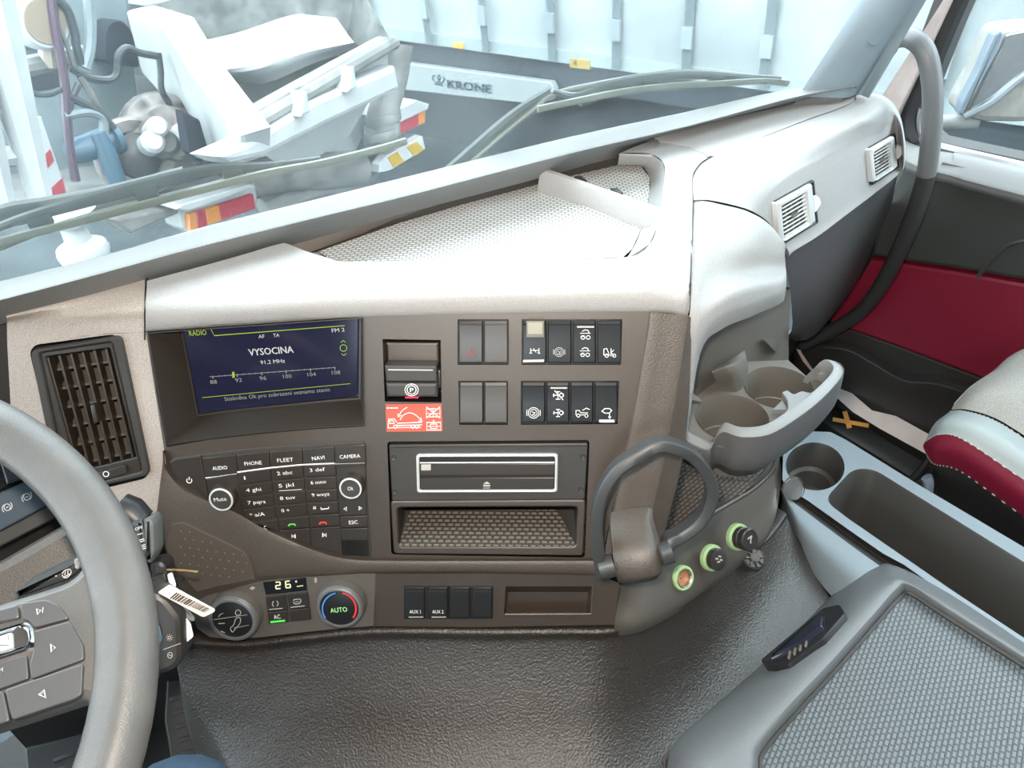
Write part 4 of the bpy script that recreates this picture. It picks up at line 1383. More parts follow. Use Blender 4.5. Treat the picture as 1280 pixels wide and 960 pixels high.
# ---- climate control strip
t = thing('climate_control_panel', 'grey climate panel with two round dials, 26 degree readout and AC keys', 'climate panel', CP.px(360, 760), None)
climp.build('panel_plate', CLIM, t)
k = dial(t, 290.5, 774.5, 29.5, .016, CLIM, mat('dial_ring_grey', (.30, .30, .31), .3, .6), face=BLACK, taper=.86)
m = MB()
for pts, wd, c in [(ell(297.6, 765.8, 3.4, 3.4, 14), .8, True), (cr([(297, 772), (300.5, 773), (300, 779), (295, 785), (291, 790), (289, 788), (288, 785), (292, 781), (294.5, 774)], 3, True), .8, True), ([(267, 774.5), (309, 768.5)], .5, False), ([(292, 785), (311, 781.5)], .5, False), ([(273, 771), (276, 767.5), (279, 766.5)], .8, False), ([(273, 779.5), (281, 779)], 1.1, False), ([(276, 788.5), (281, 791)], 1, False)]:
    m.line(CP, pts, wd, .0166, c)
m.build('seated_figure_mark', GREY, k)
k = dial(t, 424, 760, 28, .016, CLIM, mat('dial_ring_grey2', (.30, .30, .31), .3, .6), face=BLACK, taper=.88)
m = MB(); m.text(CP, 'AUTO', (413.5, 766.2), (434.5, 764.3), 5.6, .0166); m.build('green_lettering', mat('auto_green', (.3, .6, .25), .5, emit=((.35, .75, .28), .7)), k)
m = MB(); m.line(CP, [(424 + 21 * cos(radians(a)), 761 + 20 * sin(radians(a))) for a in range(145, 262, 8)], 1.6, .0166); m.build('blue_arc', mat('arc_blue', (.05, .22, .6), .5, emit=((.05, .25, .7), .35)), k)
m = MB(); m.line(CP, [(424 + 21 * cos(radians(a)), 761 + 20 * sin(radians(a))) for a in range(-78, 38, 8)], 2.0, .0166); m.build('red_arc', mat('arc_red', (.7, .03, .03), .5, emit=((.8, .04, .03), .35)), k)
m = MB(); m.slab(CP, [(328.5, 728), (382.5, 722), (384, 738.5), (332, 744)], .001, .003, .0006); k = m.build('readout', GLOSS, t)
LCD = mat('readout_yellow', (.3, .3, .15), .5, emit=((.88, .88, .52), .9))
m = MB()
def seg(x, y, s, on):
    """Seven-segment digit with its lower left corner at x,y."""
    P = {'a': [(0, -8), (5, -8.5)], 'b': [(5.4, -8.5), (5.7, -4.6)], 'c': [(5.7, -4.2), (6, -.5)], 'd': [(.6, 0), (6, -.5)], 'e': [(.2, -3.8), (.6, 0)], 'f': [(-.1, -8), (.2, -4.2)], 'g': [(.2, -4), (5.6, -4.5)]}
    for c in on:
        m.line(CP, [(x + a * s, y + b * s) for a, b in P[c]], 1.5, .0031)
seg(344.5, 736, 1.02, 'abged'); seg(357, 734.8, 1.02, 'afgecd')
m.line(CP, ell(370.2, 726.8, 1, 1, 8), .6, .0031, True)
m.line(CP, [(371, 733), (379, 732)], .9, .0031)
m.build('digits', LCD, k)
for q, nm in (([(331.5, 746), (357, 743.2), (359.5, 762), (334, 764.5)], 'recirculation_key'), ([(358.5, 743), (384.5, 740.3), (387, 759), (361, 761.8)], 'windscreen_key'), ([(334, 765.5), (359.5, 763), (361, 778), (336, 780.5)], 'cooling_key'), ([(361, 763), (387, 760), (388.5, 775), (362.5, 777.5)], 'blank_key')):
    m = MB(); m.slab(CP, rr(q, 1, 2), .001, .0045, .0008); k = m.build(nm, KEY, t)
    m = MB()
    if nm == 'recirculation_key':
        m.line(CP, cr([(342, 751.5), (340.3, 755), (342, 758)], 3), 1, .0047); m.line(CP, cr([(346, 751), (347.8, 754.3), (346.2, 757.5)], 3), 1, .0047); m.line(CP, [(336.5, 762), (353, 760.3)], 1, .0047)
        m.build('symbol', GREY, k)
    elif nm == 'windscreen_key':
        m.line(CP, cr([(366.5, 750.5), (371, 749), (376, 749.5), (374.5, 754), (368.5, 754.8)], 3, True), 1, .0047); m.line(CP, [(369, 752.5), (373.5, 752)], .8, .0047); m.line(CP, [(363.5, 759.2), (381, 757.2)], 1, .0047)
        m.build('symbol', GREY, k)
    elif nm == 'cooling_key':
        m.text(CP, 'AC', (342.8, 774), (351, 773.2), 5, .0047); m.build('lettering', WHITE, k)
        m = MB(); m.slab(CP, [(338, 777), (356, 775.2), (356, 777), (338.2, 778.9)], .0044, .0052); m.build('green_lamp', mat('lamp_green', (.05, .6, .05), .5, emit=((.08, .75, .08), .7)), k)
m = MB()
m.slab(CP, [(312, 735.5), (315.5, 733.2), (319, 735), (315.5, 737.6)], .0025, .0029)
m.line(CP, [(394.5, 722.5), (394.8, 728.5)], 1.6, .0027); m.line(CP, ell(394.5, 725, 1.6, 3, 10), .5, .0027, True)
m.build('printed_mark', GREY, t)

# ---- AUX switches below
GA = 'small black switches under the band'
AUXM = mat('aux_black', (.018, .019, .020), .35)
for i, (x, s) in enumerate(((505, 'AUX 1'), (533.5, 'AUX 2'), (561, ''), (589, ''))):
    lab = ['small black switch printed AUX 1', 'small black switch printed AUX 2', 'small unmarked black switch beside AUX 2', 'small unmarked black switch nearest the coin recess'][i]
    t = thing('auxiliary_switch', lab, 'switch', CP.px(x + 14, 753), GA)
    m = MB(); m.slab(CP, [(x - .3, 733), (x + 27.3, 733), (x + 27.3, 774), (x - .3, 774)], .0, .0028, .0008); m.build('switch_frame', BLACK, t)
    m = MB(); m.slab(CP, [(x + 1.2, 734), (x + 26, 734), (x + 26, 772.5), (x + 1.2, 772.5)], .002, .0055, .0014); c = m.build('switch_cap', AUXM, t)
    m = MB(); m.slab(CP, [(x + 2.5, 738.7), (x + 24.8, 738.7), (x + 24.8, 740.2), (x + 2.5, 740.2)], .005, .0058); m.build('ridge', KEY, c)
    if s:
        m = MB(); m.text(CP, s, (x + 7, 766.8), (x + 21, 766.8), 4.2, .0057); m.build('lettering', WHITE, c)
        m = MB(); m.slab(CP, [(x + 6, 771), (x + 24, 771), (x + 24, 772), (x + 6, 772)], .0050, .0057); m.build('indicator', GREY, c)

# ---- fold-out loop holder on the end of the stack
t = thing('loop_holder', 'black plastic loop holder hinged on the end of the centre stack', 'holder', CP.px(800, 700), None)
HM = mat('holder_plastic', (.045, .046, .048), .42, grain=(1200, .15))
def hp(x, y, off): return CP.px(x, y, off)
hl = [(752, 716, .040), (748, 690, .044), (745.5, 650, .050), (752, 616, .054), (771, 586, .056), (800, 567, .056), (818, 557, .055), (834, 556, .053), (862, 566, .046), (879, 584, .040), (889, 606, .034), (886, 630, .030), (873, 652, .028), (850, 669, .030), (837, 676, .034), (832, 690, .036)]
pts = cr([hp(*p) for p in hl], 4)
m = MB()
m.bar(pts, [(-.011, -.0045), (-.011, .0045), (.007, .0055), (.009, .0035), (.009, -.0035), (.007, -.0055)], CP.n)
m.build('loop', HM, t, angle=45)
m = MB()
mo = [(768, 650), (812, 644), (826, 655), (829, 690), (826, 717), (775, 728), (766, 722)]
A = [[(764, 640, .008), (785, 636, .010), (808, 634, .010), (816, 636, .008)], [(763, 656, .022), (785, 654, .026), (808, 652, .026), (817, 652, .020)], [(766, 690, .046), (790, 690, .052), (815, 687, .052), (827, 686, .044)], [(769, 716, .052), (795, 717, .058), (818, 714, .058), (828, 710, .050)], [(773, 727, .044), (795, 727, .048), (818, 723, .048), (826, 718, .042)], [(773, 729, .0), (795, 729, .0), (818, 725, .0), (825, 719, .0)]]
m.loft([[hp(*p) for p in r] for r in A], 4, 4)
for r in (0, -1):
    L = [hp(*q[r]) for q in A]
    m.grid([cr(L, 4), [p - CP.n * .03 for p in cr(L, 4)]])
m.build('bracket', BODY, t)
for c, e in (((748, 711, .046), (768, 706, .046)), ((824, 694, .046), (838, 689, .044))):
    a, b = hp(*c), hp(*e)
    m = MB(); m.lathe(a, b - a, [(.009, 0), (.011, .0015), (.011, (b - a).length), (.009, (b - a).length)], 20); m.build('pivot', HM, t)

# ---- cup holder
zr = Yp(905, 530, .327).z
def cz(x, y, dz=0.0): return Zp(x, y, zr + dz)
t = thing('cup_holder', 'pull-out double cup holder with grey rim below the passenger vents', 'cup holder', cz(940, 520), None)
CUPM = mat('cup_plastic', (.14, .13, .115), .4, grain=(1200, .12))
RIMM = mat('cup_rim_grey', (.24, .245, .25), .42, grain=(1200, .15))
m = MB()
deck = [(846, 541), (852, 505), (880, 470), (930, 452), (985, 450), (1012, 474), (1030, 474), (1030, 494), (1000, 523), (958, 551), (906, 560), (882, 555)]
c1 = [cz(x, y) for x, y in ell(914, 524, 44, 26, 36, -.10)]
c2 = [cz(x, y) for x, y in ell(975, 487, 42, 27, 36, -.10)]
# two round cups from their centres in plan
def circ(c, r, n=36): return [c + V((r * cos(2 * pi * i / n), r * sin(2 * pi * i / n), 0)) for i in range(n)]
k1, k2 = cz(915, 522), cz(973, 484)
R1 = (cz(959, 518) - cz(870, 524)).length / 2
R2 = R1 * .98
dk = [cz(x, y) for x, y in deck]
m.fill(dk, [circ(k1, R1), circ(k2, R2)])
m.build('deck', CUPM, t)
FLM = weave('cup_floor', (.16, .13, .11), (.06, .05, .042), ZT(0), .009, .005, rough=.5, strength=.6, dist=.001)
for k_, R in ((k1, R1), (k2, R2)):
    m = MB()
    dn = V((0, 0, -.055))
    m.loops([circ(k_ + V((0, 0, .001)), R * 1.0), circ(k_ - V((0, 0, .003)), R * .97), circ(k_ + dn * .75, R * .93), circ(k_ + dn * .77, R * .90), circ(k_ + dn, R * .88)], cap0=False, cap1=False)
    cup = m.build('cup_well', CUPM, t)
    m = MB(); m.poly(circ(k_ + dn * .98, R * .89)); m.build('cup_floor', FLM, cup)
# raised front wall with its bright rim: sweeps from the cheek round to the outer arm
fw = [(850, 538), (868, 549), (888, 556), (897, 541), (906, 534), (926, 540), (958, 537), (990, 518), (1020, 495), (1044, 470), (1045, 458), (1034, 452), (1022, 462), (1012, 471)]
fz = [0, 0, .001, .012, .019, .021, .022, .023, .024, .025, .026, .025, .016, .004]
fb = [(856, 552), (872, 564), (890, 574), (905, 580), (918, 582), (940, 578), (965, 566), (998, 543), (1025, 515), (1044, 490), (1051, 476), (1046, 466), (1030, 470), (1014, 476)]
topc = [cz(x, y, z) for (x, y), z in zip(fw, fz)]
cen = (k1 + k2) / 2
def outw(p, d):
    q = V((p.x - cen.x, p.y - cen.y - .03, 0)).normalized()
    return p + q * d
m = MB()
ti = [outw(p, -.006) for p in topc]
to = [outw(p, .006) + V((0, 0, -.001)) for p in topc]
inn = [V((p.x, p.y, zr - .003)) for p in ti]
tm_ = [p + V((0, 0, .0025)) for p in topc]
m.loft([inn, ti, tm_, to], 4, 3)
m.build('rim', RIMM, t)
m = MB()
to2 = [outw(p, .0075) + V((0, 0, -.003)) for p in topc]
mid_ = [outw(V((p.x, p.y, zr - .012)), .0075) for p in topc]
low_ = [outw(V((p.x, p.y, zr - .030)), .002) for p in topc]
bot_ = [outw(V((p.x, p.y, zr - .052)), -.012) for p in topc]
m.loft([to, to2, mid_, low_], 4, 4)
m.build('front_wall', mat('cup_front_grey', (.105, .105, .108), .5, grain=(700, .55)), t)
m = MB()
m.loft([low_, bot_, [V((p.x * .5 + cen.x * .5, p.y * .5 + cen.y * .5, zr - .056)) for p in topc]], 4, 3)
m.build('underside', DARK, t)
# sprung fingers and the middle post
def finger(p, q, r_, name='finger'):
    m = MB()
    a, b, c = cz(*p), cz(*q), cz(*r_)
    n = (b - a).cross(c - a).normalized()
    if n.z < 0: n = -n
    m.loops([[a, b, c], [a + n * .004, b + n * .004, c + n * .004]])
    return m.build(name, RIMM, t)
m = MB(); m.slab(ZT(zr + .019), rr([(977, 490), (984, 487), (992, 493), (1002, 488), (1012, 491), (1024, 483), (1012, 500), (988, 518), (970, 532), (976, 521), (985, 511), (984, 500)], [2, 2, 3, 4, 3, 1, 1, 1, 1, 4, 4, 3], 3), -.006, .001, .001)
m.build('middle_bridge', RIMM, t)
for P_ in ([(922, 541, .013), (932, 534, .013), (946, 538, .014)], [(966, 512, .012), (978, 500, .014), (985, 512, .014)], [(1022, 468, .012), (1036, 458, .014), (1042, 468, .014)]):
    m = MB(); a, b, c = [cz(*p) for p in P_]; d = V((0, 0, -.006)); m.loops([[a + d, b + d, c + d], [a, b, c]]); m.build('finger', RIMM, t)
for P_ in ([(898, 462), (925, 464), (914, 478)], [(954, 424), (976, 422), (970, 441)]):
    m = MB(); yy = .372; m.loops([[Yp(x, y, yy + o) for x, y in P_] for o in (.008, -.004)]); m.build('spring_tab', CUPM, t)
m = MB()
m.loft([[Yp(888, 463, .374), Yp(910, 451, .366), Yp(931, 438, .374)], [Yp(890, 466, .362), Yp(914, 458, .350), Yp(934, 452, .362)], [Yp(900, 486, .362), Yp(924, 478, .348), Yp(936, 462, .362)], [Yp(905, 505, .362), Yp(925, 498, .348), Yp(938, 486, .36)]], 4, 4)
m.build('divider_post', CUPM, t)
m = MB(); m.loft([[Yp(853, 485, .345), Yp(864, 490, .338), Yp(876, 499, .336)], [Yp(853, 498, .345), Yp(866, 500, .338), Yp(877, 502, .336)]], 3, 2); m.build('finger', RIMM, t)

# ---- 12 V sockets on the passenger side of the stack
def socket(cx, cy, rx, kind, label):
    c = SP.px(cx, cy, .006)
    R = rx * (SP.px(cx, cy + 1, 0) - SP.px(cx, cy, 0)).length
    t = thing('power_socket', label, 'power socket', c, 'power sockets in the passenger-side panel')
    ax = SP.n
    m = MB(); m.lathe(c, ax, [(R, -.002), (R, .003), (R * .93, .0045), (R * .80, .0045), (R * .76, .002)], 32, True, False); m.build('green_ring', GRN, t)
    if kind == 0:
        m = MB(); m.lathe(c, ax, [(R * .78, .0035), (R * .72, .005), (R * .66, .004), (R * .64, -.02)], 32, False, False); k = m.build('metal_sleeve', STEEL, t)
        m = MB(); m.lathe(c, ax, [(R * .66, -.001), (R * .12, -.001), (R * .10, .0005)], 24, False, True); m.build('contact_plate', mat('contact_orange', (.50, .24, .12), .4, .3), k)
    else:
        h = .012 if kind == 1 else .020
        m = MB(); pr = [(R * .74, .001), (R * .74, h * .3), (R * .80, h * .34), (R * .80, h * .5), (R * .74, h * .54), (R * .74, h * .7), (R * .82, h * .74), (R * .82, h * .95), (R * .74, h)]
        m.lathe(c, ax, pr, 32); k = m.build('cap', mat('cap_brown_black', (.035, .03, .028), .3), t)
        m = MB()
        pl = Pl(c + ax * h, SP.u, SP.v)
        s = R * .28
        for a, b in (((-1, 1), (-.2, .4)), ((.2, 1), (1, .4)), ((-.8, -.2), (.1, -.6)), ((.3, -.1), (1, -.7))) if kind == 1 else (((-.8, .8), (.8, .8)), ((.8, .8), (0, 0)), ((0, 0), (-.3, -.8))):
            P0, P1 = pl.uv(a[0] * s, a[1] * s, .0001), pl.uv(b[0] * s, b[1] * s, .0001)
            m.bar([P0, P1], [(0, -.0008), (.0003, -.0008), (.0003, .0008), (0, .0008)], pl.n)
        m.build('cap_mark', GREY, k)


socket(852.5, 722, 15.5, 0, 'open power socket with green ring and bare orange contact, nearest the loop holder')
socket(889, 697, 16.5, 1, 'middle green-ringed power socket closed by a short dark cap')
socket(921.5, 671, 17, 2, 'green-ringed power socket with a long ribbed cap, nearest the side console')

# ================================================================ ENGINE COVER, CONSOLES, SEAT
t = thing('engine_cover', 'dark grained engine cover bulging out of the floor below the dash', 'engine cover', (.3, .2, 0), None)
COV = mat('cover_leathergrain', (.020, .0135, .0095), .45, grain=(420, .7, .0016), mottle=(500, .4), ior=1.8)
top_px = [(228, 800), (300, 801), (380, 792), (466, 784), (600, 785), (700, 784.5), (770, 783), (840, 759), (900, 717), (955, 673), (980, 640)]
row0 = [CP.px(x, y, -.004) for x, y in top_px[:7]] + [Yp(x, y, q + .004) for (x, y), q in zip(top_px[7:], (.288, .289, .293, .305))]
bots = [(330, 1050), (390, 1100), (430, 1120), (500, 1130), (600, 1130), (690, 1120), (760, 1090), (835, 1000), (905, 905), (970, 820), (1045, 762)]
rows = []
gz = [1, .90, .74, .54, .34, .18, .08, .02]
ty = [0, .05, .14, .27, .42, .60, .80, 1.0]
for k in range(8):
    r = []
    for i, (a, b) in enumerate(zip(top_px, bots)):
        x = a[0] + (b[0] - a[0]) * ty[k] + (-22 * sin(pi * min(1, ty[k] * 2.2)) * (1 if i == 0 else .4 if i == 1 else 0) * .6)
        y = a[1] + (b[1] - a[1]) * ty[k]
        zc = row0[i].z
        r.append(row0[i] if k == 0 else Zp(x, y, .225 + (zc - .225) * gz[k]))
    l = r[0]
    r = [V((l.x - .035, l.y + .01, 0)), V((l.x - .03, l.y + .01, l.z * .6)), V((l.x - .012, l.y + .004, l.z - .025))] + r
    rows.append(r)
rows = [[p + V((.02, .05, -.02)) for p in rows[0]]] + rows
m = MB()
m.loft(rows, 4, 5)
m.build('moulded_cover', COV, t, angle=60)
# round drain cap let into the cover
VP = Pl(Zp(942, 698, .293), (1, 0, 0), V((0, .93, .36)))
t2 = thing('round_vent_cap', 'small dirty round slotted cap with a brown centre below the last socket', 'cap', Zp(942, 698, .29), None)
m = MB()
cc, R = VP.px(943, 697, .004), .0148
m.lathe(cc - VP.n * .004, VP.n, [(R, -.004), (R, .003), (R * .92, .0045), (R * .8, .003)], 28, True, True)
m.build('ring', DARK, t2)
m = MB(); m.lathe(cc - VP.n * .001, VP.n, [(R * .42, -.002), (R * .42, .003), (R * .3, .0036)], 20); m.build('hub', mat('hub_brown', (.085, .058, .045), .6), t2)
for k in range(8):
    a = k * pi / 4 + .2
    m = MB(); d = VP.u * cos(a) + VP.v * sin(a); m.brick(cc + d * R * .62 - VP.n * .0005, d, VP.n.cross(d), VP.n, R * .36, .0016, .004); m.build('spoke', DARK, t2)

# ---- side console between the cover and the passenger seat
ZC = .27
t = thing('side_console', 'grey floor console with cup well and long open bin beside the passenger seat', 'console', Zp(1100, 640, 0), None)
CON = mat('console_grey', (.215, .255, .285), .45, grain=(900, .25))
z = lambda p, d=0.0: Zp(p[0], p[1], ZC + d)
outl = [(979, 556), (990, 545), (1008, 539), (1038, 540), (1058, 550), (1150, 607), (1290, 690), (1420, 770), (1420, 905), (1280, 806), (1200, 755), (1130, 706), (1104, 692), (1062, 663), (1010, 626), (992, 615), (978, 600)]
cup = ell(1019, 583, 37, 30, 32, .1)
binp = rr([(1030, 625), (1066, 586), (1092, 586), (1284, 705), (1410, 790), (1410, 880), (1284, 800), (1190, 738), (1060, 648)], [14, 14, 12, 2, 2, 2, 2, 8, 8], 4)
m = MB()
L = [z(p) for p in outl]
m.fill(L, [[z(p) for p in cup], [z(p) for p in binp]])
edge_ = [z(p) for p in [(979, 556), (990, 545), (1008, 539), (1038, 540), (1058, 550), (1150, 607), (1290, 690), (1420, 770)]]
m.grid([edge_, [p + V((.004, .003, -.006)) for p in edge_], [V((p.x + .012, p.y + .006, .02)) for p in edge_]])
chan = [(978, 598), (992, 615), (1010, 628), (1062, 666), (1104, 695), (1130, 710)]
groove = [(975, 608), (984, 648), (1006, 700), (1040, 746), (1072, 770), (1100, 790)]
chan2 = [(973, 606), (988, 624), (1004, 637), (1056, 676), (1098, 706), (1124, 722)]
m.loft([[z(p, -.001) for p in chan2], [z((a[0] * .6 + b[0] * .4, a[1] * .6 + b[1] * .4), -.004) for a, b in zip(chan2, groove)], [z((a[0] * .25 + b[0] * .75, a[1] * .25 + b[1] * .75), -.022) for a, b in zip(chan2, groove)], [Zp(p[0], p[1], .232) for p in groove]], 4, 4)
m.build('top_panel', CON, t, angle=40)
m = MB()
m.loft([[z(p, 0) for p in chan], [z((a[0] * .6 + b[0] * .4, a[1] * .6 + b[1] * .4), -.010) for a, b in zip(chan, chan2)], [z(p, -.001) for p in chan2]], 4, 3)
m.build('cable_channel', DARK, t)
BINM = mat('bin_plastic', (.070, .066, .062), .45, grain=(1200, .12))
m = MB()
f0 = [z(p) for p in cup]
cx_ = sum(f0, V()) / len(f0)
sh_ = lambda k, d: [cx_ + (p - cx_) * k + V((0, 0, d)) for p in f0]
m.loops([f0, sh_(.95, -.004), sh_(.93, -.045), sh_(.80, -.048), sh_(.78, -.052), sh_(.74, -.075)], cap0=False)
m.build('cup_well', BINM, t)
m = MB()
f0 = [z(p) for p in binp]
bc = sum(f0, V()) / len(f0)
fb_ = [V((p.x + .010 * (1 if (i > 12 and i < 30) else -1) * 0, p.y, ZC - .11)) for i, p in enumerate(f0)]
m.loops([f0, [p + V((0, 0, -.003)) for p in inset(f0, V((0, 0, 1)), .002)], [V((p.x, p.y, ZC - .10)) for p in inset(f0, V((0, 0, 1)), .012)], [V((p.x, p.y, ZC - .11)) for p in inset(f0, V((0, 0, 1)), .02)]], cap0=False)
m.build('bin', BINM, t)
m = MB()
f0 = [z(p, .0006) for p in ell(992, 611, 14, 15, 24)]
cx_ = sum(f0, V()) / len(f0)
m.loops([[p + V((0, 0, .001)) for p in f0], [cx_ + (p - cx_) * .9 + V((0, 0, -.001)) for p in f0], [cx_ + (p - cx_) * .82 + V((0, 0, -.0004)) for p in f0]], cap0=False)
m.build('coin_well', BINM, t)

# ---- big lidded tray on the tunnel
t = thing('tunnel_tray', 'large dark grey storage box with a woven rubber tray top, nearest the camera', 'storage box', Zp(1150, 860, .23), None)
TRM = mat('tray_box_grey', (.15, .155, .16), .40, grain=(800, .3))
B0 = [(820, 1060), (834, 960), (846, 924), (925, 855), (990, 795), (1056, 728), (1090, 705), (1120, 703), (1188, 738), (1290, 805), (1420, 890)]
B1 = [(838, 1060), (850, 965), (862, 932), (938, 866), (1003, 804), (1066, 737), (1096, 713), (1122, 711), (1186, 744), (1288, 811), (1420, 898)]
B2 = [(875, 1060), (884, 970), (894, 938), (962, 872), (1025, 808), (1080, 748), (1106, 726), (1126, 722), (1182, 752), (1286, 818), (1420, 906)]
B3 = [(938, 1060), (936, 960), (942, 932), (984, 884), (1031, 835), (1090, 770), (1119, 737), (1135, 730), (1180, 758), (1284, 824), (1420, 912)]
B4 = [(955, 1060), (950, 966), (955, 938), (994, 892), (1040, 842), (1098, 776), (1124, 747), (1138, 742), (1178, 768), (1282, 834), (1420, 922)]
zz = [.232, .285, .313, .318, .304]
rows = [[Zp(x, y, q) for x, y in B] for B, q in zip((B0, B1, B2, B3, B4), zz)]
rows = [[r[0] + V((0, -.30, 0))] + r + [r[-1] + V((0, -.26, 0))] for r in rows]
m = MB()
m.loft([[p + V((0, 0, -.20)) for p in rows[0]]] + rows[:1], 4, 1)
m.loft(rows, 4, 4)
m.build('box_body', TRM, t)
TP = Pl((.6, 0, .304), V((1, .0, 0)), V((0, 1, 0)))
MAT4 = weave('woven_mat', (.125, .138, .145), (.055, .06, .064), Pl((0, 0, 0), V((.97, .25, 0)), V((-.25, .97, 0))), .0072, .0046, rough=.42, strength=.7, dist=.0015, soft=.2)
m = MB()
fl_ = [Zp(x, y, .3045) for x, y in B4]
m.fill([fl_[0] + V((0, -.30, 0))] + fl_ + [fl_[-1] + V((0, -.26, 0))])
m.build('woven_mat', MAT4, t)
m = MB()
m.tube(cr([Zp(x, y, .3055) for x, y in B4], 4), .003, 6)
m.build('mat_edge', DARK, t)
# latch in the front edge
LTP = Pl(Zp(1000, 800, .292), Zp(938, 866, .285) - Zp(1056, 733, .285), V((0, -.7, .7)))
m = MB()
lo = rr([(950, 825), (966, 832), (986, 830), (1028, 798), (1056, 766), (1049, 755), (1028, 760)], 3, 3)
m.slab(LTP, lo, -.012, .0045, .001); m.build('latch_recess_shade', BLACK, t)  # black slab standing slightly proud, painted as the shade of a recess
m = MB()
m.slab(LTP, rr([(962, 822), (968, 816), (1026, 764), (1029, 768), (1027, 781), (1000, 802)], 2, 2), .004, .010, .002)
m.build('latch_lever', mat('latch_gloss', (.02, .022, .035), .15), t)
for k in range(4):
    x = 984 + k * 7
    m = MB(); m.slab(LTP, [(x, 822 - k * 5), (x + 2, 821 - k * 5), (x + 5, 806 - k * 5), (x + 3, 806 - k * 5)], .004, .007, .0005); m.build('latch_rib', mat('latch_rib_brown', (.16, .13, .11), .5), t)

# ---- passenger seat
t = thing('passenger_seat', 'passenger seat cushion in grey cloth with silver and wine-red leather edges', 'seat', (1.05, .1, 0), None)
def xr(L):
    P = [Xp(x, y, X_) for x, y, X_ in L]
    return P + [P[-1] + V((0, -.3, 0))]
lea_t = [(1188, 514, .985), (1206, 514, .975), (1240, 524, .975), (1282, 549, .975), (1420, 640, .975)]
lea_m = [(1168, 530, .950), (1184, 526, .945), (1222, 537, .944), (1281, 573, .944), (1420, 664, .944)]
red_t = [(1156, 552, .940), (1175, 543, .930), (1205, 550, .930), (1280, 600, .930), (1420, 694, .930)]
red_m = [(1154, 558, .938), (1170, 562, .925), (1204, 570, .925), (1280, 622, .925), (1420, 716, .925)]
red_b = [(1157, 566, .940), (1168, 580, .935), (1202, 590, .935), (1280, 646, .935), (1420, 742, .935)]
blk_b = [(1166, 600, .955), (1178, 622, .952), (1204, 640, .952), (1280, 692, .952), (1420, 790, .952)]
fab = [(1189, 511, .990), (1212, 488, 1.03), (1242, 464, 1.06), (1284, 435, 1.09), (1440, 385, 1.12)]
m = MB()
T0 = xr(lea_t)
F0 = [V((p.x + .005, p.y, p.z)) for p in T0]
F2 = [V((1.13, q.y + .0, q.z)) for q in xr(fab)]
F1 = xr([(1190, 510, .993), (1222, 492, 1.0), (1258, 490, 1.01), (1300, 500, 1.02), (1430, 550, 1.03)])
F2 = xr([(1192, 507, 1.0), (1218, 482, 1.03), (1262, 466, 1.05), (1310, 455, 1.08), (1440, 470, 1.09)])
F3 = xr([(1193, 505, 1.01), (1214, 484, 1.04), (1242, 463, 1.075), (1284, 434, 1.11), (1440, 385, 1.14)])
m.loft([F0, F1, F2, F3, [p + V((.05, .0, -.06)) for p in F3]], 5, 4)
m.build('seat_fabric', mat('seat_cloth', (.42, .40, .37), .9, grain=(700, .7), mottle=(900, .3)), t)
m = MB(); m.loft([T0, xr(lea_m), xr(red_t)], 5, 5); m.build('silver_bolster', mat('silver_leather', (.36, .40, .40), .38, grain=(900, .2)), t)
m = MB(); m.loft([xr(red_t), xr(red_m), xr(red_b)], 5, 5); m.build('red_bolster', mat('red_leather', (.235, .010, .035), .4, grain=(900, .2)), t)
m = MB(); m.loft([xr(red_b), xr(blk_b), [p + V((.03, .0, -.22)) for p in xr(blk_b)]], 5, 3)
fr_ = [xr(q)[0] for q in (lea_t, lea_m, red_t, red_b, blk_b)]
m.grid([fr_, [p + V((.25, -.06, -.01)) for p in fr_]])
m.build('seat_base', mat('seat_black_leather', (.028, .027, .027), .45, grain=(900, .2)), t)
STI = mat('pale_stitching', (.55, .60, .55), .7)
for nm, L, off in (('silver_seam', lea_t, -.0006), ('red_seam', red_t, -.0008), ('black_seam', red_b, -.0008)):
    P = cr(xr(L)[:-1], 14)
    m = MB()
    for i in range(0, len(P) - 1, 2):
        a, b = P[i], P[i] * .35 + P[i + 1] * .65
        d = (b - a).normalized()
        m.brick((a + b) / 2 + V((off, 0, .0005)), d, V((1, 0, 0)), d.cross(V((1, 0, 0))), (b - a).length, .0012, .0012)
    m.build(nm, STI, t)
# belt buckle and stalk
t = thing('seat_belt_buckle', 'grey-blue belt buckle on a black stalk between console and passenger seat', 'seat belt buckle', Xp(1160, 600, .94), None)
m = MB(); m.tube([Xp(1128, 612, .93), Xp(1150, 590, .945), Xp(1164, 572, .96)], .006, 8); m.build('stalk', BLACK, t)
m = MB(); m.tube(cr([Xp(1158, 596, .925), Xp(1161, 604, .925), Xp(1160, 616, .925)], 3), [(.007, .009)] * 7, 8, flat=(0, 1, 0)); m.build('buckle', mat('buckle_blue_grey', (.25, .30, .36), .35), t)

# step well trim with its orange mark
t = thing('step_well_liner', 'black plastic step well between console and door, with an orange X mark', 'step liner', Zp(1070, 540, .0), None)
m = MB()
wt = [Zp(*p, .065) for p in [(985, 455), (1000, 470), (1040, 500), (1100, 545), (1150, 575), (1180, 600)]]
wm = [Zp(*p, .045) for p in [(985, 500), (1010, 512), (1040, 535), (1090, 566), (1140, 598), (1170, 620)]]
wb = [Zp(*p, .0) for p in [(985, 530), (1020, 545), (1050, 558), (1090, 582), (1130, 610), (1160, 630)]]
m.loft([wt, wm, wb], 4, 4)
m.build('liner', mat('liner_black', (.016, .0155, .015), .42, grain=(900, .2)), t)
LNP = Pl(Zp(1065, 525, .068), (0, -1, 0), (.45, 0, .9))
m = MB(); m.line(LNP, [(1041, 524), (1086, 532)], 5, .006, h=.0008); m.line(LNP, [(1056, 514), (1062, 535)], 6, .006, h=.0008); m.build('orange_mark', mat('orange_paint', (.62, .26, .02), .5), t)

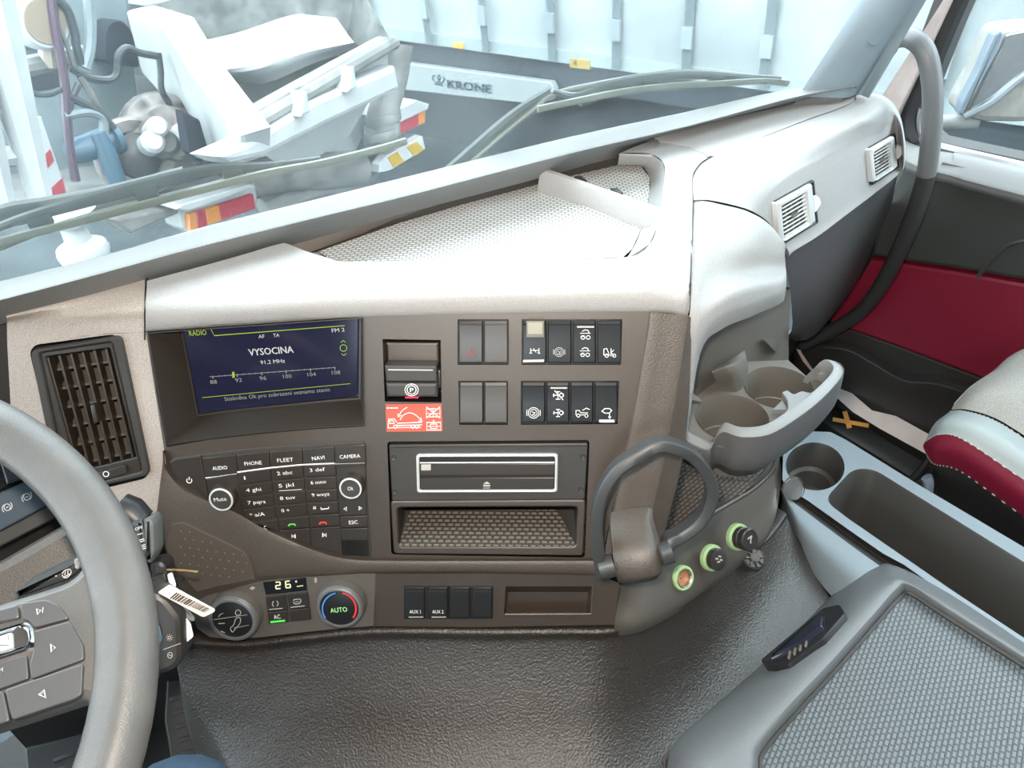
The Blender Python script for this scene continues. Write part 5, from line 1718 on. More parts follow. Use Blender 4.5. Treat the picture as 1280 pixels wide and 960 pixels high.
# ---- grab handle at the door pillar
t = thing('grab_handle', 'long curved grey grab handle running from the pillar down past the dash end', 'grab handle', Xp(1160, 200, 1.08), None)
gp = [Xp(1108, 56, 1.075), Xp(1124, 47, 1.06), Xp(1140, 48, 1.05), Xp(1155, 62, 1.04), Xp(1163, 88, 1.04), Xp(1166, 125, 1.045), Xp(1163, 180, 1.055), Xp(1156, 225, 1.065), Xp(1140, 275, 1.08), Xp(1120, 322, 1.10), Xp(1098, 362, 1.12), Xp(1075, 390, 1.13), Xp(1045, 410, 1.14), Xp(1005, 430, 1.14)]
gpt = cr(gp, 6)
ik = next(i for i, p in enumerate(gpt) if p.z < .60)
m = MB(); m.tube(gpt[:ik + 1], .0125, 14); m.build('upper_grip', mat('handle_grey', (.14, .145, .15), .40, grain=(900, .2)), t)
m = MB(); m.tube(gpt[ik:], .0122, 14); m.build('lower_tube', mat('handle_grey_shaded', (.04, .04, .04), .45, grain=(900, .2)), t)  # lower run of the handle, coloured darker for the shadow it lies in
m = MB(); m.lathe(gpt[0], gpt[0] - gpt[2], [(.014, -.006), (.017, 0), (.018, .02)], 20); m.build('foot', DARK, t)

# ================================================================ DRIVER'S CONTROLS
WC = V((-.2197, .4942, .6556))
WT = .437
WP = Pl(WC, (1, 0, 0), (0, cos(WT), sin(WT)))
t = thing('steering_wheel', 'grey steering wheel with black buttons on its right spoke', 'steering wheel', WC, None)
WM = mat('wheel_leather', (.100, .096, .092), .42, grain=(900, .3), mottle=(18, .12))
m = MB()
NW = 96
m.tube([WP.uv(.212 * cos(2 * pi * i / NW), .212 * sin(2 * pi * i / NW)) for i in range(NW)], [(.0175, .0225)] * NW, 20, closed=True, flat=None) if 0 else None
ids = []
for i in range(NW):
    a = 2 * pi * i / NW
    d = WP.u * cos(a) + WP.v * sin(a)
    c = WC + d * .226
    ring = []
    for k in range(24):
        b = 2 * pi * k / 24
        # slightly flattened grip with a thumb groove on the inner side
        rr_, h = .0195 * cos(b), .0165 * sin(b)
        if 1.7 < b < 2.4: rr_ *= .90; h *= .90
        ring.append(c + d * rr_ + WP.n * h)
    ids.append(m.add(ring))
for i in range(NW): m.bridge(ids[i], ids[(i + 1) % NW])
m.build('rim', WM, t, angle=60)
m = MB()
spk = rr([(-160, 815), (0, 752), (58, 734), (92, 722), (112, 690), (150, 700), (172, 800), (160, 905), (132, 905), (114, 884), (103, 872), (60, 886), (0, 905), (-160, 960)], [0, 8, 20, 22, 22, 4, 4, 4, 4, 12, 10, 12, 8, 0], 4)
m.slab(WP, spk, -.022, .001, .006)
m.build('spoke', WM, t, angle=50)
hb_ = [WP.px(*p, .004) for p in [(-160, 800), (-20, 760)]]
m = MB(); m.lathe(WC - WP.n * .03, WP.n, [(.085, 0), (.09, .02), (.085, .036), (.06, .042)], 40); m.build('hub', DARK, t)
WB = mat('wheel_button', (.075, .072, .074), .36)
def wbtn(q, nm='button', marks=(), r=3, h=.0055):
    m = MB(); m.slab(WP, rr(q, r + 1, 3), -.001, h, .0009); k = m.build(nm, WB, t)
    if marks:
        m = MB()
        for pts, wd, c in marks: m.line(WP, pts, wd, h + .0002, c)
        m.build('symbol', GREY, k)
    return k
wbtn([(25, 754), (58, 749), (74, 756), (86, 773), (42, 785), (36, 776), (28, 774)], marks=[([(47, 768), (46, 761), (51, 763)], 1, True), ([(54, 759), (53, 766)], 1, False)])
wbtn([(-40, 772), (22, 756), (24, 772), (0, 777), (-40, 788)])
wbtn([(41, 789), (87, 776), (104, 806), (105, 824), (39, 849), (36, 833), (42, 810)], marks=[([(63.5, 805), (69, 809.5), (64.5, 815)], 1.2, True)])
wbtn([(-40, 842), (0, 828), (33, 818), (36, 848), (0, 861), (-40, 875)], marks=[([(1, 836), (-1, 838.5), (0, 841)], 1, False), ([(4, 834.5), (2.4, 836.5), (3.5, 839)], 1, False)])
wbtn([(6, 862), (38, 851), (104, 829), (102, 868), (92, 874), (15, 900)], marks=[([(48.5, 868), (55, 862.5), (57, 872)], 1.2, True), ([(51, 868), (54, 865.5)], .8, False)])
wbtn([(-40, 878), (4, 863), (12, 901), (-40, 918)])
m = MB(); m.rim(WP, rr([(-40, 796), (32, 776), (40, 783), (42, 801), (36, 810), (-40, 834)], [0, 6, 3, 4, 6, 0], 4), rr([(-40, 802), (27, 783), (33, 788), (35, 799), (30, 806), (-40, 828)], [0, 5, 3, 3, 5, 0], 4), .0, .0075, .002); m.build('chrome_surround', mat('bright_chrome', (.85, .88, .93), .12, 1.0), t)
m = MB(); m.slab(WP, [(-40, 802), (27, 783), (33, 788), (35, 799), (30, 806), (-40, 828)], .0, .002); m.build('scroll_well', DARK, t)
m = MB(); m.slab(WP, rr([(-40, 808), (14, 789), (15, 808), (-40, 826)], 2, 2), .001, .007, .002); m.build('scroll_wheel', CHROME, t)

# instrument cluster lip seen through the wheel
ICP = Pl(at(30, 640, .80), V((1, -.15, 0)), V((.0, .55, .8)))
t = thing('instrument_cluster', 'blue-grey instrument cluster edge with two round brake symbols behind the wheel', 'instrument cluster', ICP.px(20, 640), None)
m = MB(); m.slab(ICP, [(-120, 668), (0, 616), (38, 600), (62, 631), (0, 664), (-120, 722)], -.03, .0, .002); m.build('lower_bezel', mat('cluster_blue_grey', (.070, .095, .125), .3), t)
m = MB(); m.slab(ICP, [(-120, 723), (0, 665), (62, 632), (72, 640), (70, 648), (0, 684), (-120, 742)], -.03, .004, .002); m.build('lower_lip', DARK, t)
m = MB(); m.slab(ICP, [(-120, 600), (-10, 590), (14, 584), (34, 598), (0, 614), (-120, 666)], -.05, -.02, .002); m.build('dial_glass', GLOSS, t)
m = MB(); m.slab(ICP, [(-6, 400), (9, 400), (14, 520), (26, 600), (8, 606), (-6, 560)], -.05, -.006, .002); m.build('side_bezel', mat('cluster_side', (.05, .055, .065), .35), t)
m = MB()
for cx, cy in ((9, 634), (33.5, 621)):
    m.line(ICP, ell(cx, cy, 4, 4.2, 16), .9, .0004, True)
    for s in (-1, 1):
        m.line(ICP, [(cx + s * 6.2 * cos(a), cy - s * 1.5 + 6 * sin(a)) for a in (-.9, -.4, 0, .4, .9)] if s > 0 else [(cx - 6.2 * cos(a), cy + 1.5 + 6 * sin(a)) for a in (-.9, -.4, 0, .4, .9)], .9, .0004)
    m.line(ICP, [(cx - 1.5, cy + 1), (cx + 1.5, cy - .8)], 1.2, .0004)
m.build('brake_symbol', WHITE, t)

# column shroud below the cluster
SCP_ = Pl(at(40, 700, .68), V((1, -.2, 0)), V((.05, .7, .7)))
t = thing('column_shroud', 'brown-grey grained cover over the steering column behind the wheel spoke', 'column cover', SCP_.px(40, 700), None)
m = MB(); m.slab(SCP_, [(-160, 770), (0, 700), (84, 652), (110, 672), (125, 715), (112, 790), (0, 830), (-160, 880)], -.08, 0, .01); m.build('upper_shroud', BODY, t)
m = MB(); m.slab(SCP_, [(60, 750), (150, 700), (190, 720), (205, 800), (190, 860), (120, 880), (40, 870)], -.10, -.03, .01); m.build('lower_shroud', BLACK, t)

def stalkplane(x, y, d): return Pl(at(x, y, d), V((1, -.35, .1)), V((.1, .6, .8)))
t = thing('wiper_stalk', 'dark wiper stalk with a white spray symbol, between shroud and wheel rim', 'control stalk', at(60, 715, .6), None)
pl = stalkplane(70, 715, .62)
m = MB(); m.slab(pl, rr([(14, 744), (40, 722), (94, 697), (100, 702), (101, 714), (84, 726), (40, 742), (20, 748)], [3, 8, 3, 3, 4, 6, 4, 3], 3), -.022, 0, .005); k = m.build('lever', mat('stalk_grey', (.060, .062, .064), .4, grain=(900, .2)), t)
m = MB()
m.line(pl, cr([(78, 717), (81, 713), (87, 711.5), (89, 716), (84, 722), (79, 721)], 3, True), .9, .0004); m.line(pl, [(79, 722), (88, 717)], .9, .0004); m.line(pl, [(81, 719), (82, 714)], .8, .0004); m.line(pl, [(85, 718), (85, 713)], .8, .0004)
m.slab(pl, ell(70, 720, .9, .9, 8), 0, .0006)
m.build('symbol', WHITE, k)
m = MB(); m.slab(pl, rr([(92, 700), (98, 698), (101, 704), (98, 712), (94, 711)], 1.5, 2), .0, .004, .001); m.build('button', GREY, t)

t = thing('retarder_stalk', 'dark stalk lettered OFF right of the steering wheel rim', 'control stalk', at(175, 670, .62), None)
pl = stalkplane(175, 665, .66)
m = MB(); m.slab(pl, rr([(160, 655), (178, 648), (188, 690), (184, 702), (170, 700)], 3, 3), -.03, 0, .004); k = m.build('lever_face', mat('stalk_face', (.055, .068, .075), .35), t)
m = MB(); m.slab(pl, rr([(178, 650), (188, 646), (193, 655), (194, 690), (187, 706), (182, 702)], 3, 3), -.03, .002, .004); m.build('lever_side', mat('stalk_side', (.12, .13, .13), .4), t)
m = MB(); m.tube([pl.px(148, 634, -.02), pl.px(162, 642, -.02), pl.px(176, 654, -.02)], [.014, .016, .014], 14); m.build('lever_root', BLACK, t)
m = MB()
m.text(pl, 'OFF', (169.5, 663.5), (178.5, 660.5), 3.6, .0003)
for y in (668, 675, 682): m.line(pl, [(171 + (y - 668) * .25, y + .6), (178.5 + (y - 668) * .25, y - 1.6)], .9, .0003)
for y in (677.2, 684.2, 686.4): m.line(pl, [(172 + (y - 668) * .25, y + .6), (178.5 + (y - 668) * .25, y - 1.6)], .9, .0003)
m.build('lettering', WHITE, k)

t = thing('stalk_pod', 'black switch pod with sun and mirror symbols behind the wheel rim', 'switch pod', at(210, 800, .62), None)
pl = stalkplane(210, 800, .63)
m = MB(); m.slab(pl, rr([(180, 735), (206, 745), (227, 772), (229, 826), (218, 838), (198, 846), (180, 846)], [4, 8, 8, 8, 5, 5, 4], 3), -.04, 0, .005); k = m.build('pod', mat('pod_black', (.030, .027, .025), .38), t)
m = MB(); m.line(pl, [(204, 812), (226, 804)], .8, .0003); m.line(pl, ell(212, 797, 1.8, 1.8, 10), .8, .0003, True)
for a in range(0, 360, 45): m.line(pl, [(212 + 3 * cos(radians(a)), 797 + 3 * sin(radians(a))), (212 + 4.4 * cos(radians(a)), 797 + 4.4 * sin(radians(a)))], .7, .0003)
m.line(pl, ell(212.5, 819, 3, 3.6, 12), .8, .0003, True); m.line(pl, [(210.5, 818), (214.5, 820)], .8, .0003)
m.build('symbol', GREY, k)
m = MB(); m.slab(pl, rr([(192, 786), (198, 783), (202, 800), (197, 812), (192, 812)], 2, 2), -.01, .004, .001); m.build('blue_trigger', mat('trigger_blue', (.16, .24, .28), .4), t)

# keys with paper tags in the ignition lock
t = thing('ignition_key', 'black key head with a brass blade tip, in the lock beside the wheel', 'key', at(205, 715, .66), None)
pl = stalkplane(205, 715, .67)
m = MB(); m.slab(pl, rr([(186, 704), (200, 700), (208, 706), (210, 724), (204, 738), (190, 738)], 5, 3), -.03, .0, .004); m.build('key_head', BLACK, t)
m = MB(); m.slab(pl, rr([(187, 722), (206, 716), (210, 726), (206, 742), (190, 744)], 3, 3), -.02, .006, .002); m.build('key_fob', BLACK, t)
m = MB(); m.slab(pl, [(206, 711), (226, 711.6), (240, 713), (248, 714), (246, 716.4), (228, 714.6), (206, 713.5)], -.004, -.002, .0004); m.build('key_blade', mat('brass', (.62, .45, .22), .3, 1.0), t)
pl = Pl(at(232, 750, .60), pl.u * .9 + V((0, 0, -.25)), pl.v + V((-.1, -.1, .1)))
m = MB(); TAGM = mat('tag_paper', (.80, .72, .66), .6)
m.slab(pl, rr([(197, 741), (212, 731), (269, 762), (268, 765), (254, 772)], [2, 2, 3, 2, 3], 2), -.001, 0, .0003)
tg = tag(m.build('barcode_tag', TAGM), 'cream paper tag with a black barcode hanging from the key', 'tag')
m = MB()
rnd = random.Random(5)
x = 0
for k in range(24):
    wd = rnd.choice((.8, 1.2, 1.9))
    u = x / 46
    a, b = (216 + (259 - 216) * u + 5 - 3 * u, 740 + (765 - 740) * u - 0), (0, 0)
    a0 = (213 + 42 * u, 748 + 17.5 * u); a1 = (221.5 + 41.5 * u, 741 + 20 * u)
    m.line(pl, [a0, a1], wd, .0001)
    x += wd + rnd.choice((.7, 1.0))
    if x > 46: break
m.build('barcode', BLACK, tg)
pl2 = stalkplane(232, 785, .65)
m = MB(); m.slab(pl2, rr([(206, 753), (214, 757), (230, 770), (238, 779), (242, 796), (229, 806), (222, 802), (216, 775)], 3, 2), -.001, 0, .0003)
tg = tag(m.build('key_tag', mat('tag_white', (.86, .83, .84), .5)), 'white folded paper tag hanging below the barcode tag', 'tag')
m = MB()
for i in range(6): m.line(pl2, [(224 + i * .8, 768 + i * 3.2), (228 + i * 1.0, 766.5 + i * 3.4)], .9, .0001)
m.build('lettering', mat('ink_blue', (.05, .06, .16), .5), tg)
m = MB(); pl3 = stalkplane(216, 722, .665); m.slab(pl3, rr([(209, 718), (215, 715.5), (220, 731), (219, 735), (211, 728)], 2, 2), -.001, 0, .0003)
tag(m.build('key_tag', mat('tag_white2', (.84, .82, .82), .5)), 'small white tag corner showing above the barcode tag', 'tag')
m = MB(); m.slab(pl2, rr([(222, 752), (236, 764), (243, 772), (243, 777), (236, 776), (224, 762)], 3, 3), -.004, -.002, .0006)
tag(m.build('key_ring_fob', mat('fob_grey', (.30, .30, .28), .35, .5)), 'grey oval fob half hidden under the barcode tag', 'key fob')

# pedals and the driver's knee
t = thing('accelerator_pedal', 'black ribbed accelerator pedal in the dark footwell', 'pedal', (.0, .62, .02), None)
PDP = Pl(Zp(215, 900, .10), V((.9, -.25, 0)), V((.2, .8, .55)))
m = MB(); m.slab(PDP, rr([(208, 850), (228, 848), (262, 925), (268, 950), (215, 960), (205, 900)], 3, 3), -.012, 0, .003); pdl = m.build('pedal_plate', BLACK, t)
for k in range(5):
    m = MB(); y = 866 + k * 17; x = 211 + k * 4
    m.slab(PDP, [(x, y + 6), (x + 22 + k * 2, y - 2), (x + 24 + k * 2, y + 4), (x + 1, y + 12)], 0, .004, .001); m.build('pedal_rib', BLACK, pdl)
t = thing('brake_pedal', 'dark brake pedal half hidden behind the wheel rim', 'pedal', (-.15, .60, .02), None)
PDB = Pl(Zp(85, 930, .12), V((.9, -.3, 0)), V((.1, .8, .55)))
m = MB(); m.slab(PDB, rr([(30, 935), (108, 915), (112, 980), (36, 1000)], 5, 3), -.012, 0, .003); pdl = m.build('pedal_plate', BLACK, t)
for k in range(3):
    m = MB(); y = 948 + k * 14
    m.slab(PDB, [(66, y), (104, y - 14), (105, y - 8), (67, y + 6)], 0, .004, .001); m.build('pedal_rib', BLACK, pdl)
t = thing('person', "person seated at the wheel, knee in dark blue jeans showing at the frame edge", 'person', (-.05, .2, .0), None)
m = MB()
kn = at(245, 1078, .62)
hip = V((-.28, -.30, .36)); foot_ = V((-.02, .55, .10)); ank = V((-.02, .47, .12))
m.tube(cr([hip, hip * .45 + kn * .55 + V((0, 0, .02)), kn + V((-.01, .0, 0)), kn + V((.002, .055, -.035)), kn * .5 + ank * .5 + V((0, .02, -.01)), ank], 6), [.088 - .032 * min(1, i / 14) - .012 * max(0, (i - 14) / 16) for i in range(31)], 18)
m.build('trousers', mat('denim_blue', (.045, .085, .14), .85, grain=(1200, .4)), t, angle=80)
m = MB()
m.tube(cr([ank + V((0, -.05, -.02)), ank + V((0, 0, -.06)), ank + V((0, .08, -.085)), ank + V((.0, .17, -.09))], 4), [.042, .042, .04, .04, .04, .04, .038, .038, .038, .036, .034, .030, .02], 12)
m.build('shoe', BLACK, t, angle=80)

# ================================================================ OUTSIDE
# ---- side mirror
t = thing('side_mirror', 'white door mirror on its arm seen through the passenger window', 'mirror', (1.5, .5, .7), None)
MRP = Pl(at(1255, 100, 1.42), V((.62, -.78, 0)), V((0, .12, 1)))
m = MB()
mo = [(1202, 142), (1206, 128), (1225, 95), (1246, 46), (1256, 38), (1300, 34), (1400, 40), (1400, 150), (1300, 152), (1270, 154), (1230, 153), (1206, 148)]
m.slab(MRP, rr(mo, 5, 3), -.09, .0, .012); m.build('housing', mat('mirror_housing_white', (0.2111, 0.2036, 0.1885), .4, mottle=(60, .2)), t)
m = MB(); m.slab(MRP, rr([(1198, 143), (1203, 128), (1222, 92), (1243, 44), (1251, 38), (1256, 42), (1250, 60), (1228, 100), (1210, 135), (1206, 146)], 2, 2), -.02, .010, .004); m.build('edge_rim', mat('mirror_rim_grey', (0.116, 0.145, 0.174), .4), t)
m = MB(); m.slab(MRP, rr([(1213, 138), (1228, 104), (1252, 60), (1258, 44), (1290, 38), (1330, 40), (1330, 70), (1282, 92), (1244, 120)], 3, 3), -.004, .004, .001); m.build('mirror_glass', mat('mirror', (.95, .97, 1), .02, 1.0), t)
m = MB(); m.tube(cr([MRP.px(*p, .008) for p in [(1205, 146), (1240, 128), (1280, 96), (1330, 70)]], 5), .007, 8); m.build('lower_rim', mat('mirror_rim_silver', (0.232, 0.2494, 0.2668), .3, .5), t)
m = MB(); m.tube(cr([Xp(1130, 158, 1.33), MRP.px(1150, 156, -.03), MRP.px(1200, 152, -.03), MRP.px(1222, 150, -.03)], 4), .016, 12); m.build('arm', mat('arm_white', (0.2111, 0.2187, 0.2187), .4), t)

# ---- wipers on the windscreen
def wsp(x, y, out=.03):
    """A point just outside the windscreen pane along this line of sight (pane: foot line leaning back)."""
    a, b = foot[1], foot[5]
    d = V((b.x - a.x, b.y - a.y, 0)).normalized()
    n0 = V((-d.y, d.x, 0))
    n = (n0 + V((0, 0, .2))).normalized()
    o = a + n * out
    r = ray(x, y)
    return CAM + r * ((o - CAM).dot(n) / r.dot(n))


WIP = mat('wiper_black', (.05, .062, .062), .3)
WIPL = mat('wiper_rubber', (.12, .135, .115), .45)
def wiper(label, blade, arm, arm2, bow):
    t = thing('windscreen_wiper', label, 'wiper', wsp(*blade[len(blade) // 2]), 'windscreen wipers')
    m = MB(); P = [wsp(x, y, .018) for x, y in cr([V(p) for p in blade], 5)] if 0 else [wsp(p.x, p.y, .018) for p in cr([V((a, b, 0)) for a, b in blade], 5)]
    m.bar(P, [(-.003, -.002), (-.003, .002), (.001, .002), (.004, .0008), (.004, -.0008), (.001, -.002)], V((0, 0, -1))); m.build('blade_rubber', WIPL, t)
    m = MB(); P = [wsp(p.x, p.y, .03) for p in cr([V((a, b, 0)) for a, b in bow], 5)]
    n_ = len(P); m.tube(P, [(.0025 + .004 * sin(pi * i / (n_ - 1)), .003) for i in range(n_)], 8); m.build('blade_bow', WIP, t)
    for q in (.25, .5, .75):
        i = int(q * (n_ - 1)); c = P[i]; m = MB(); e = (P[min(i + 1, n_ - 1)] - P[i - 1]).normalized(); m.brick(c + V((0, 0, -.006)), e, V((0, 0, 1)), e.cross(V((0, 0, 1))), .02, .011, .009); m.build('clip', WIP, t)
    m = MB(); P = [wsp(p.x, p.y, .045) for p in cr([V((a, b, 0)) for a, b in arm], 5)]; n_ = len(P)
    m.tube(P, [(.009 - .004 * i / (n_ - 1), .005) for i in range(n_)], 8, flat=(0, 0, 1)); m.build('arm', WIP, t)
    m = MB(); m.tube([wsp(p.x, p.y, .04) for p in cr([V((a, b, 0)) for a, b in arm2], 5)], .003, 8); m.build('hose', WIPL, t)


wiper('long wiper lying low across the driver half of the windscreen', [(-60, 325), (0, 302), (120, 271), (235, 241), (330, 217), (400, 204), (470, 187), (508, 176)], [(-60, 305), (0, 268), (60, 255), (150, 236), (230, 214)], [(-20, 318), (60, 286), (140, 262), (230, 240), (300, 222)], [(-40, 300), (20, 276), (90, 256), (180, 232), (260, 213), (330, 208), (400, 198)])
wiper('shorter wiper with a bent arm on the passenger half of the windscreen', [(672, 136), (720, 126), (780, 114), (840, 107), (900, 104), (955, 101), (985, 104)], [(540, 235), (580, 198), (640, 145), (690, 112)], [(575, 215), (620, 175), (660, 142), (692, 118), (740, 106), (800, 95), (840, 88)], [(690, 113), (720, 120), (760, 108), (810, 98), (870, 93), (930, 96), (975, 98)])

# ---- curtain-sided trailer beyond
a_, b_ = V((2.57, 4.017, 0)), V((3.038, 1.966, 0))
TD = (b_ - a_).normalized()
TL = Pl(V((2.9, 2.60, -.05)), TD, (0, 0, 1))
t = thing('curtain_trailer', 'long white curtain-side trailer with straps and a lettered low side guard, beyond the windscreen', 'trailer', V((3.3, 2.5, -1.25)), None)
CUR = mat('trailer_curtain', (0.2508, 0.2772, 0.2838), .38, mottle=(1.2, .22))
u0, u1 = -7.0, 7.5
zb = lambda u: 0.0
m = MB()
NU, NZ = 90, 10
rows = []
for j in range(NZ + 1):
    r = []
    for i in range(NU + 1):
        u = u0 + (u1 - u0) * i / NU
        v = 1.75 * j / NZ
        bulge = .02 * sin(v * 6 + u * .7) + .012 * sin(u * 3.3 + v * 2)
        r.append(TL.uv(u, v, bulge if j else 0))
    rows.append(r)
m.grid(rows)
m.build('curtain', CUR, t, angle=60)
m = MB(); m.loops([[TL.uv(u0, v, o), TL.uv(u1, v, o), TL.uv(u1, v, -2.3), TL.uv(u0, v, -2.3)] for v, o in ((1.75, .0), (1.8, .0))]); m.build('roof', CUR, t)
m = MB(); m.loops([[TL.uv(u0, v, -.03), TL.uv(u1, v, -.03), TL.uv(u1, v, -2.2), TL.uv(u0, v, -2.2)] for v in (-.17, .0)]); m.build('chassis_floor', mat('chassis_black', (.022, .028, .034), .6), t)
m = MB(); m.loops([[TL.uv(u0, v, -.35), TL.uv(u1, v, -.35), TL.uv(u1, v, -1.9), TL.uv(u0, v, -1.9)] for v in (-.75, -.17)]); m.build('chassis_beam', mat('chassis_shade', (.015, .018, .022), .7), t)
m = MB(); m.bar([TL.uv(u0, .0, .0), TL.uv(u1, .0, .0)], [(-.02, -.03), (.015, -.03), (.015, .03), (-.02, .03)], TL.n); m.build('side_rail', mat('rail_pale', (0.2036, 0.2413, 0.2488), .5), t)
STRM = mat('strap_grey', (0.08294, 0.1056, 0.1131), .6)
for x, yb in ((467, 36), (541, 45), (612, 52), (695, 62), (775, 70), (862, 83), (958, 96), (1064, 112), (1187, 62)):
    p = TL.px(x, yb)
    u, v = TL.to(p)
    if x == 1187: v = 0
    m = MB(); m.bar([TL.uv(u, -.02, .035), TL.uv(u, .5, .045), TL.uv(u, 1.72, .045)], [(0, -.022), (.004, -.022), (.004, .022), (0, .022)], TL.n); s_ = m.build('tension_strap', STRM, t)
    m = MB(); m.brick(TL.uv(u, .16, .05), TL.u, TL.v, TL.n, .05, .09, .02); m.brick(TL.uv(u, .42, .055), TL.u, TL.v, TL.n, .055, .06, .02); m.build('buckle', mat('buckle_steel', (0.2436, 0.2784, 0.29), .4, .4), s_)
for y0 in (.62, 1.05):
    m = MB(); m.bar([TL.uv(u0, y0, .02), TL.uv(u1, y0, .02)], [(0, -.02), (.02, -.012), (.02, .012), (0, .02)], TL.n); m.build('curtain_pole', CUR, t)
# side guard board with lettering: outline read on its own plane, slightly proud
TG = Pl(TL.uv(0, 0, .02), TD, (0, 0, 1))
m = MB(); m.slab(TG, [(470, 73), (499, 78), (689, 103), (693, 112), (689, 125), (672, 131), (500, 112), (470, 108)], -.04, 0, .006); sg = m.build('side_guard', mat('guard_white', (0.2036, 0.2262, 0.2262), .45), t)
BLU = mat('lettering_teal', (.002, .018, .03), .5)
m = MB(); [m.text(TG, 'KRONE', (559 + a, 109.4 + b), (613.5 + a, 116.4 + b), 9.6, .005 + c * .0005, shear=.12) for c, (a, b) in enumerate(((0, 0), (.7, .1), (1.3, .2), (.3, .5), (1, .6)))]
m.line(TG, cr([(542, 101), (540.5, 96.5), (543, 94)], 3), 1.4, .002); m.line(TG, cr([(553.5, 103), (555.3, 99), (553, 95.6)], 3), 1.4, .002); m.line(TG, [(544, 102.5), (553, 103.7)], 1.3, .002); m.line(TG, [(543.5, 105), (553.5, 106.4)], 1.2, .002)
m.line(TG, [(546.5, 95.5), (548, 101)], 1.4, .002); m.line(TG, [(550.5, 96), (549, 101.2)], 1.4, .002); m.line(TG, ell(548.6, 94.6, .9, .9, 8), .8, .002, True)
m.build('lettering', BLU, sg)
for x, y in ((571, 57), (973, 103)):
    m = MB(); m.slab(TL, rr([(x - 6, y - 4), (x + 7, y - 2.4), (x + 7, y + 4.6), (x - 6, y + 3)], 1.5, 2), -.02, .03, .006); m.build('marker_lamp', mat('amber_lens', (.75, .28, .03), .3, emit=((.9, .35, .03), .4)), t)
m = MB(); m.slab(TL, [(712, 72.5), (737, 75.5), (737, 87.5), (712, 84.5)], -.02, .02, .002); yp = m.build('yellow_plate', mat('plate_yellow', (0.2413, 0.1659, 0.03393), .5), t)
m = MB(); m.text(TL, '4', (716, 81), (721, 81.6), 5.5, .022); m.build('lettering', BLACK, yp)

# verge seen below the side window
m = MB()
GR = mat('verge_grass', (0.058, 0.0754, 0.0232), .9, grain=(40, .8, .02), mottle=(9, .6))
rnd = random.Random(2)
for k in range(900):
    x, y = rnd.uniform(2.2, 2.95), rnd.uniform(-1.2, 1.35)
    a = rnd.uniform(0, 6.3); h = rnd.uniform(.03, .10); wv = .008
    b = V((x, y, -1.25)); tip = b + V((rnd.uniform(-.05, .05), rnd.uniform(-.05, .05), h)); d = V((cos(a), sin(a), 0)) * wv
    m.poly([b - d, b + d, tip])
o = m.build('grass', GR)
tag(o, 'patchy green grass growing on the yard edge below the side window', 'grass')
o['kind'] = 'stuff'

# ---- concrete pump truck, rear end towards us
TRD = V((.966, .26, 0)).normalized()
TR = Pl(at(505, 145, 4.05), TRD, (0, 0, 1))
t = thing('concrete_pump_truck', 'dirty white concrete pump truck with open hopper, hoses and red-white striped tail', 'truck', TR.px(300, 250) * 1 + V((0, 0, 0)), None)
PW = mat('pump_white', (0.336, 0.3472, 0.35), .45, mottle=(7, .10))
PDIRT = mat('pump_dirty_white', (0.1723, 0.1723, 0.1644), .65, mottle=(9, .5, (.22, .218, .21)))
PGREY = mat('pump_grey', (0.05916, 0.06612, 0.06264), .7, mottle=(10, .5, (.125, .125, .12)))
PBL = mat('pump_pale_blue', (0.1282, 0.1583, 0.1697), .5, mottle=(4, .25))
PDK = mat('pump_dark', (.010, .013, .020), .9)
RUST = mat('pump_rust', (.055, .042, .036), .6, mottle=(16, .7, (.24, .215, .20)))
HOSE = mat('hose_grey', (.022, .028, .032), .45)
def T(x, y, o=0.0): return TR.px(x, y, o)
def tpart(nm, pts, o0, o1, mt, ch=.01):
    m = MB(); m.slab(TR, pts, o0, o1, ch); return m.build(nm, mt, t)
tpart('rear_body', [(-120, -60), (160, -60), (165, 40), (175, 130), (190, 215), (60, 250), (-120, 270)], -1.0, -.55, PBL, .02)
tpart('tool_locker', [(-80, -40), (70, -40), (62, 50), (20, 60), (-80, 75)], -.7, -.46, mat('locker_blue_grey', (0.1276, 0.1566, 0.1856), .5), .02)
tpart('dark_opening', rr([(132, 40), (138, 28), (152, 24), (166, 40), (175, 85), (131, 78)], 6, 3), -.56, -.44, PDK, .004)
tpart('lower_frame', [(-60, 262), (130, 240), (300, 214), (330, 208), (330, 224), (140, 262), (-60, 300)], -.6, -.1, PDIRT, .02)
# hopper: open box, mouth facing up and to the back
m = MB()
zf = .24
H = [Zp(303, 170, .20), Zp(390, 112, .21), Zp(486, 50, .22), Zp(455, -25, .40), Zp(300, -40, .46), Zp(160, 10, .47), Zp(212, 30, .42), Zp(245, 90, .30)]
H = [Zp(303, 150, .20), Zp(392, 100, .205), Zp(487, 48, .21), Zp(448, -22, .36), Zp(320, -30, .44), Zp(157, 14, .42)]
cen_ = sum(H, V()) / len(H)
low = [cen_ + (p - cen_) * .42 + V((-.02, -.03, -.42)) for p in H]
midh = [cen_ + (p - cen_) * .92 + V((0, 0, -.14)) for p in H]
Hi = [cen_ + (p - cen_) * .96 for p in H]
m.loops([H, midh, low], cap0=False, cap1=True)
m.build('hopper_shell', PW, t)
m = MB()
m.loops([H, [p + V((0, 0, .004)) for p in Hi], [cen_ + (p - cen_) * .80 + V((0, .02, -.15)) for p in H], [cen_ + (p - cen_) * .35 + V((0, .0, -.36)) for p in H]], cap0=False, cap1=True)
m.build('hopper_lining', PGREY, t)
